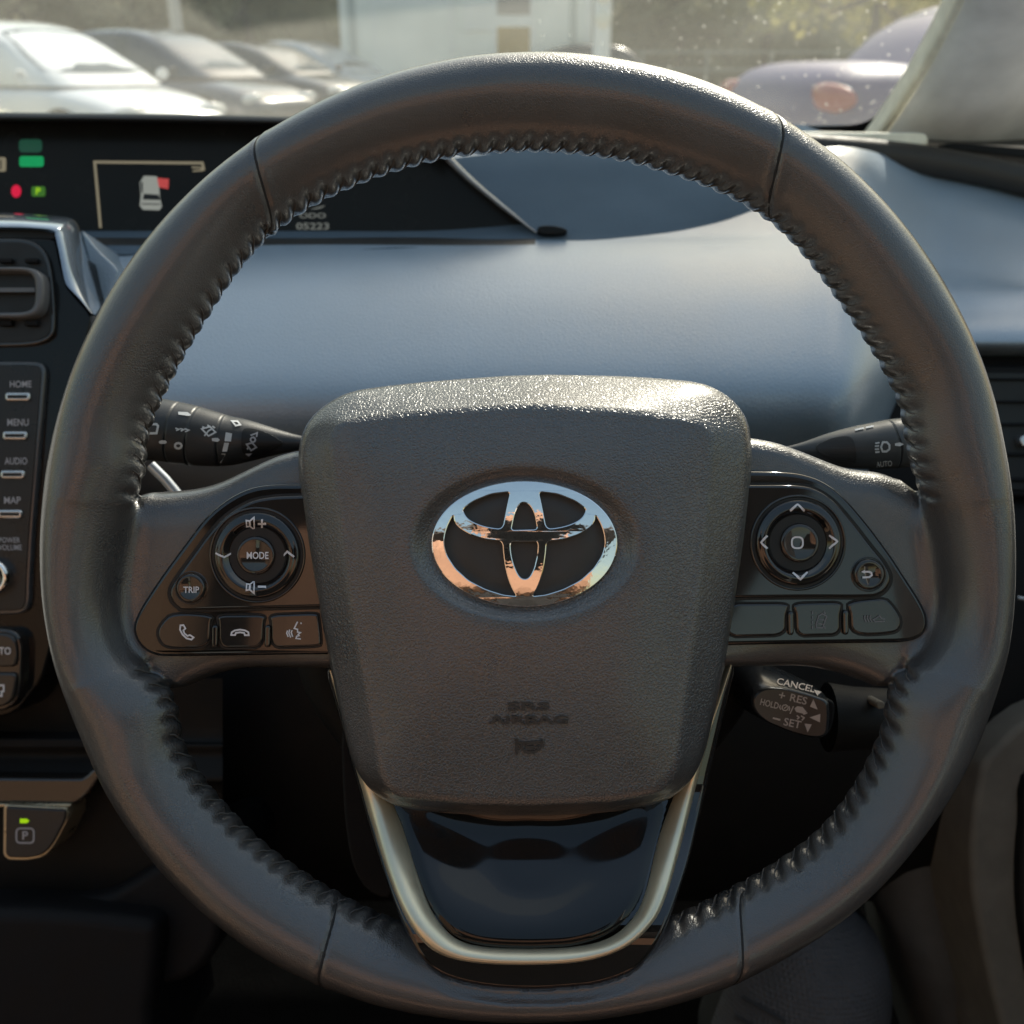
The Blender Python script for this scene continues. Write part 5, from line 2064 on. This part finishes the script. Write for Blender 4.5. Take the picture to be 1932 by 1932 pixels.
rng = random.Random(3)
mb = MB()
cl = []
for i in range(120):
    x = -34 + 70 * i / 119 + rng.uniform(-.6, .6)
    for z in (1.0, 3.0, 5.0, 7.2):
        cl.append((Vector((x, 34 + rng.uniform(-1.2, 1.2), z + rng.uniform(-.6, .6))), Vector((1.3, 1.3, 1.3))))
leaves(mb, rng, cl, 16000, .26)
tl_ = mb.build('hedge_foliage', M_leafdull, None)
tl_['kind'] = 'stuff'
mb = MB()
rr = []
for i in range(71):
    x = -35 + i
    h = 7.2 + 1.1 * noise.noise(Vector((x * .3, 0, 0)))
    rr.append([Vector((x, 33.6, 0)), Vector((x, 34.2 + .4 * noise.noise(Vector((x * .5, 3, 0))), h * .5)), Vector((x, 35.2, h)), Vector((x, 37, h * .9)), Vector((x, 38, 0))])
loft(mb, rr, 0, closed=False)
hb = mb.build('bank', mat('earth_bank', (.30, .28, .19), .9, vscale=.8, vary=.35), None)
hb['kind'] = 'structure'
for i, (px, y, h, cr, m_, lab) in enumerate(((60, 30, 6.5, 2.2, M_leafdull, 'dull olive tree furthest left behind the parked cars'), (250, 31, 7, 2.4, M_leafdull, 'broad olive tree behind the white hatchback'),
                                        (470, 30, 6.5, 2.2, M_leafdull, 'olive tree between lamp post and office'), (1280, 29, 6, 2.0, M_leafdull, 'olive tree right of the office'),
                                        (1440, 30, 6.5, 2.2, M_leafsun, 'yellow green tree right of the office, sunlight put into its leaf colour'), (1640, 22, 6, 2.4, M_leafsun, 'tree with sunlight painted into its leaves above the violet saloon'),
                                        (1780, 20, 6, 2.2, M_leafsun, 'tree with sunlight painted into its leaves beside the pillar'))):
    tree('tree', lab, (ground_at(px, 0, y), y, 0), h, cr, m_, 20 + i, group='trees behind the car park')

# an added board out of frame, placed only to shade the dashboard
SEL, SAZ = R(SUN_EL), R(SUN_AZ)
sv_ = Vector((math.sin(SAZ) * math.cos(SEL), math.cos(SAZ) * math.cos(SEL), math.sin(SEL)))
ph_ = Vector((math.cos(SAZ), -math.sin(SAZ), 0))
ue_ = Vector((-math.sin(SAZ) * math.sin(SEL), -math.cos(SAZ) * math.sin(SEL), math.cos(SEL)))
bd = thing('dash_shade_board', 'added unseen board on a tall post that shades the dashboard', 'board', world=(2.6, 2.4, 0))
cs = [sv_ * 4 + ph_ * p + ue_ * e - Vector((2.6, 2.4, 0)) for p, e in ((-.60, .45), (-.10, .43), (.20, .34), (2.2, .33), (2.2, .56), (.6, .635), (0., .672), (-.60, .72))]
mb = MB()
loft(mb, [[c for c in cs], [c + sv_ * .04 for c in cs]], 0, cap0=True, cap1=True, smooth=False)
mb.build('panel', M_cabinw, bd)
mb = MB()
tube(mb, [Vector((.25, 0, 0)), Vector((.25, .25, 2)), Vector(cs[3]) * .5 + Vector(cs[4]) * .5], .06)
mb.build('post', MATS['galvanised'], bd)
# ================================================================== camera
cam = bpy.data.cameras.new('camera')
co = bpy.data.objects.new('camera', cam)
COL.objects.link(co)
co.matrix_world = MW @ Matrix.Translation((0, 0, D))
cam.sensor_width = 36
cam.lens = 18 / T
cam.clip_start = .01
cam.clip_end = 2000
cam.dof.use_dof = True
cam.dof.focus_distance = D + .003
cam.dof.aperture_fstop = 12.5
cam.dof.aperture_blades = 0
SC.camera = co

# ================================================================== light
wd = bpy.data.worlds.new('World')
SC.world = wd
wd.use_nodes = True
nt = wd.node_tree
sky = nt.nodes.new('ShaderNodeTexSky')
sky.sky_type = 'NISHITA'
sky.sun_disc = False
sky.sun_elevation = R(SUN_EL)
sky.sun_rotation = R(SUN_AZ)
sky.dust_density = 3.0
sky.air_density = 2.6
sky.ozone_density = 3.0
nt.links.new(sky.outputs[0], nt.nodes['Background'].inputs[0])
nt.nodes['Background'].inputs[1].default_value = .15
sl = bpy.data.lights.new('sun', 'SUN')
sl.energy = 5
sl.angle = R(.5)
sl.color = (1, .93, .80)
so_ = bpy.data.objects.new('sun', sl)
COL.objects.link(so_)
dv = Vector((math.sin(R(SUN_AZ)) * math.cos(R(SUN_EL)), math.cos(R(SUN_AZ)) * math.cos(R(SUN_EL)), math.sin(R(SUN_EL))))
so_.rotation_euler = dv.to_track_quat('Z', 'Y').to_euler()
so_.location = dv * 30
SC.view_settings.view_transform = 'Standard'
SC.view_settings.look = 'None'
SC.view_settings.exposure = 0
SC.render.film_transparent = False
SC.cycles.use_denoising = True
SC.cycles.sample_clamp_indirect = 8
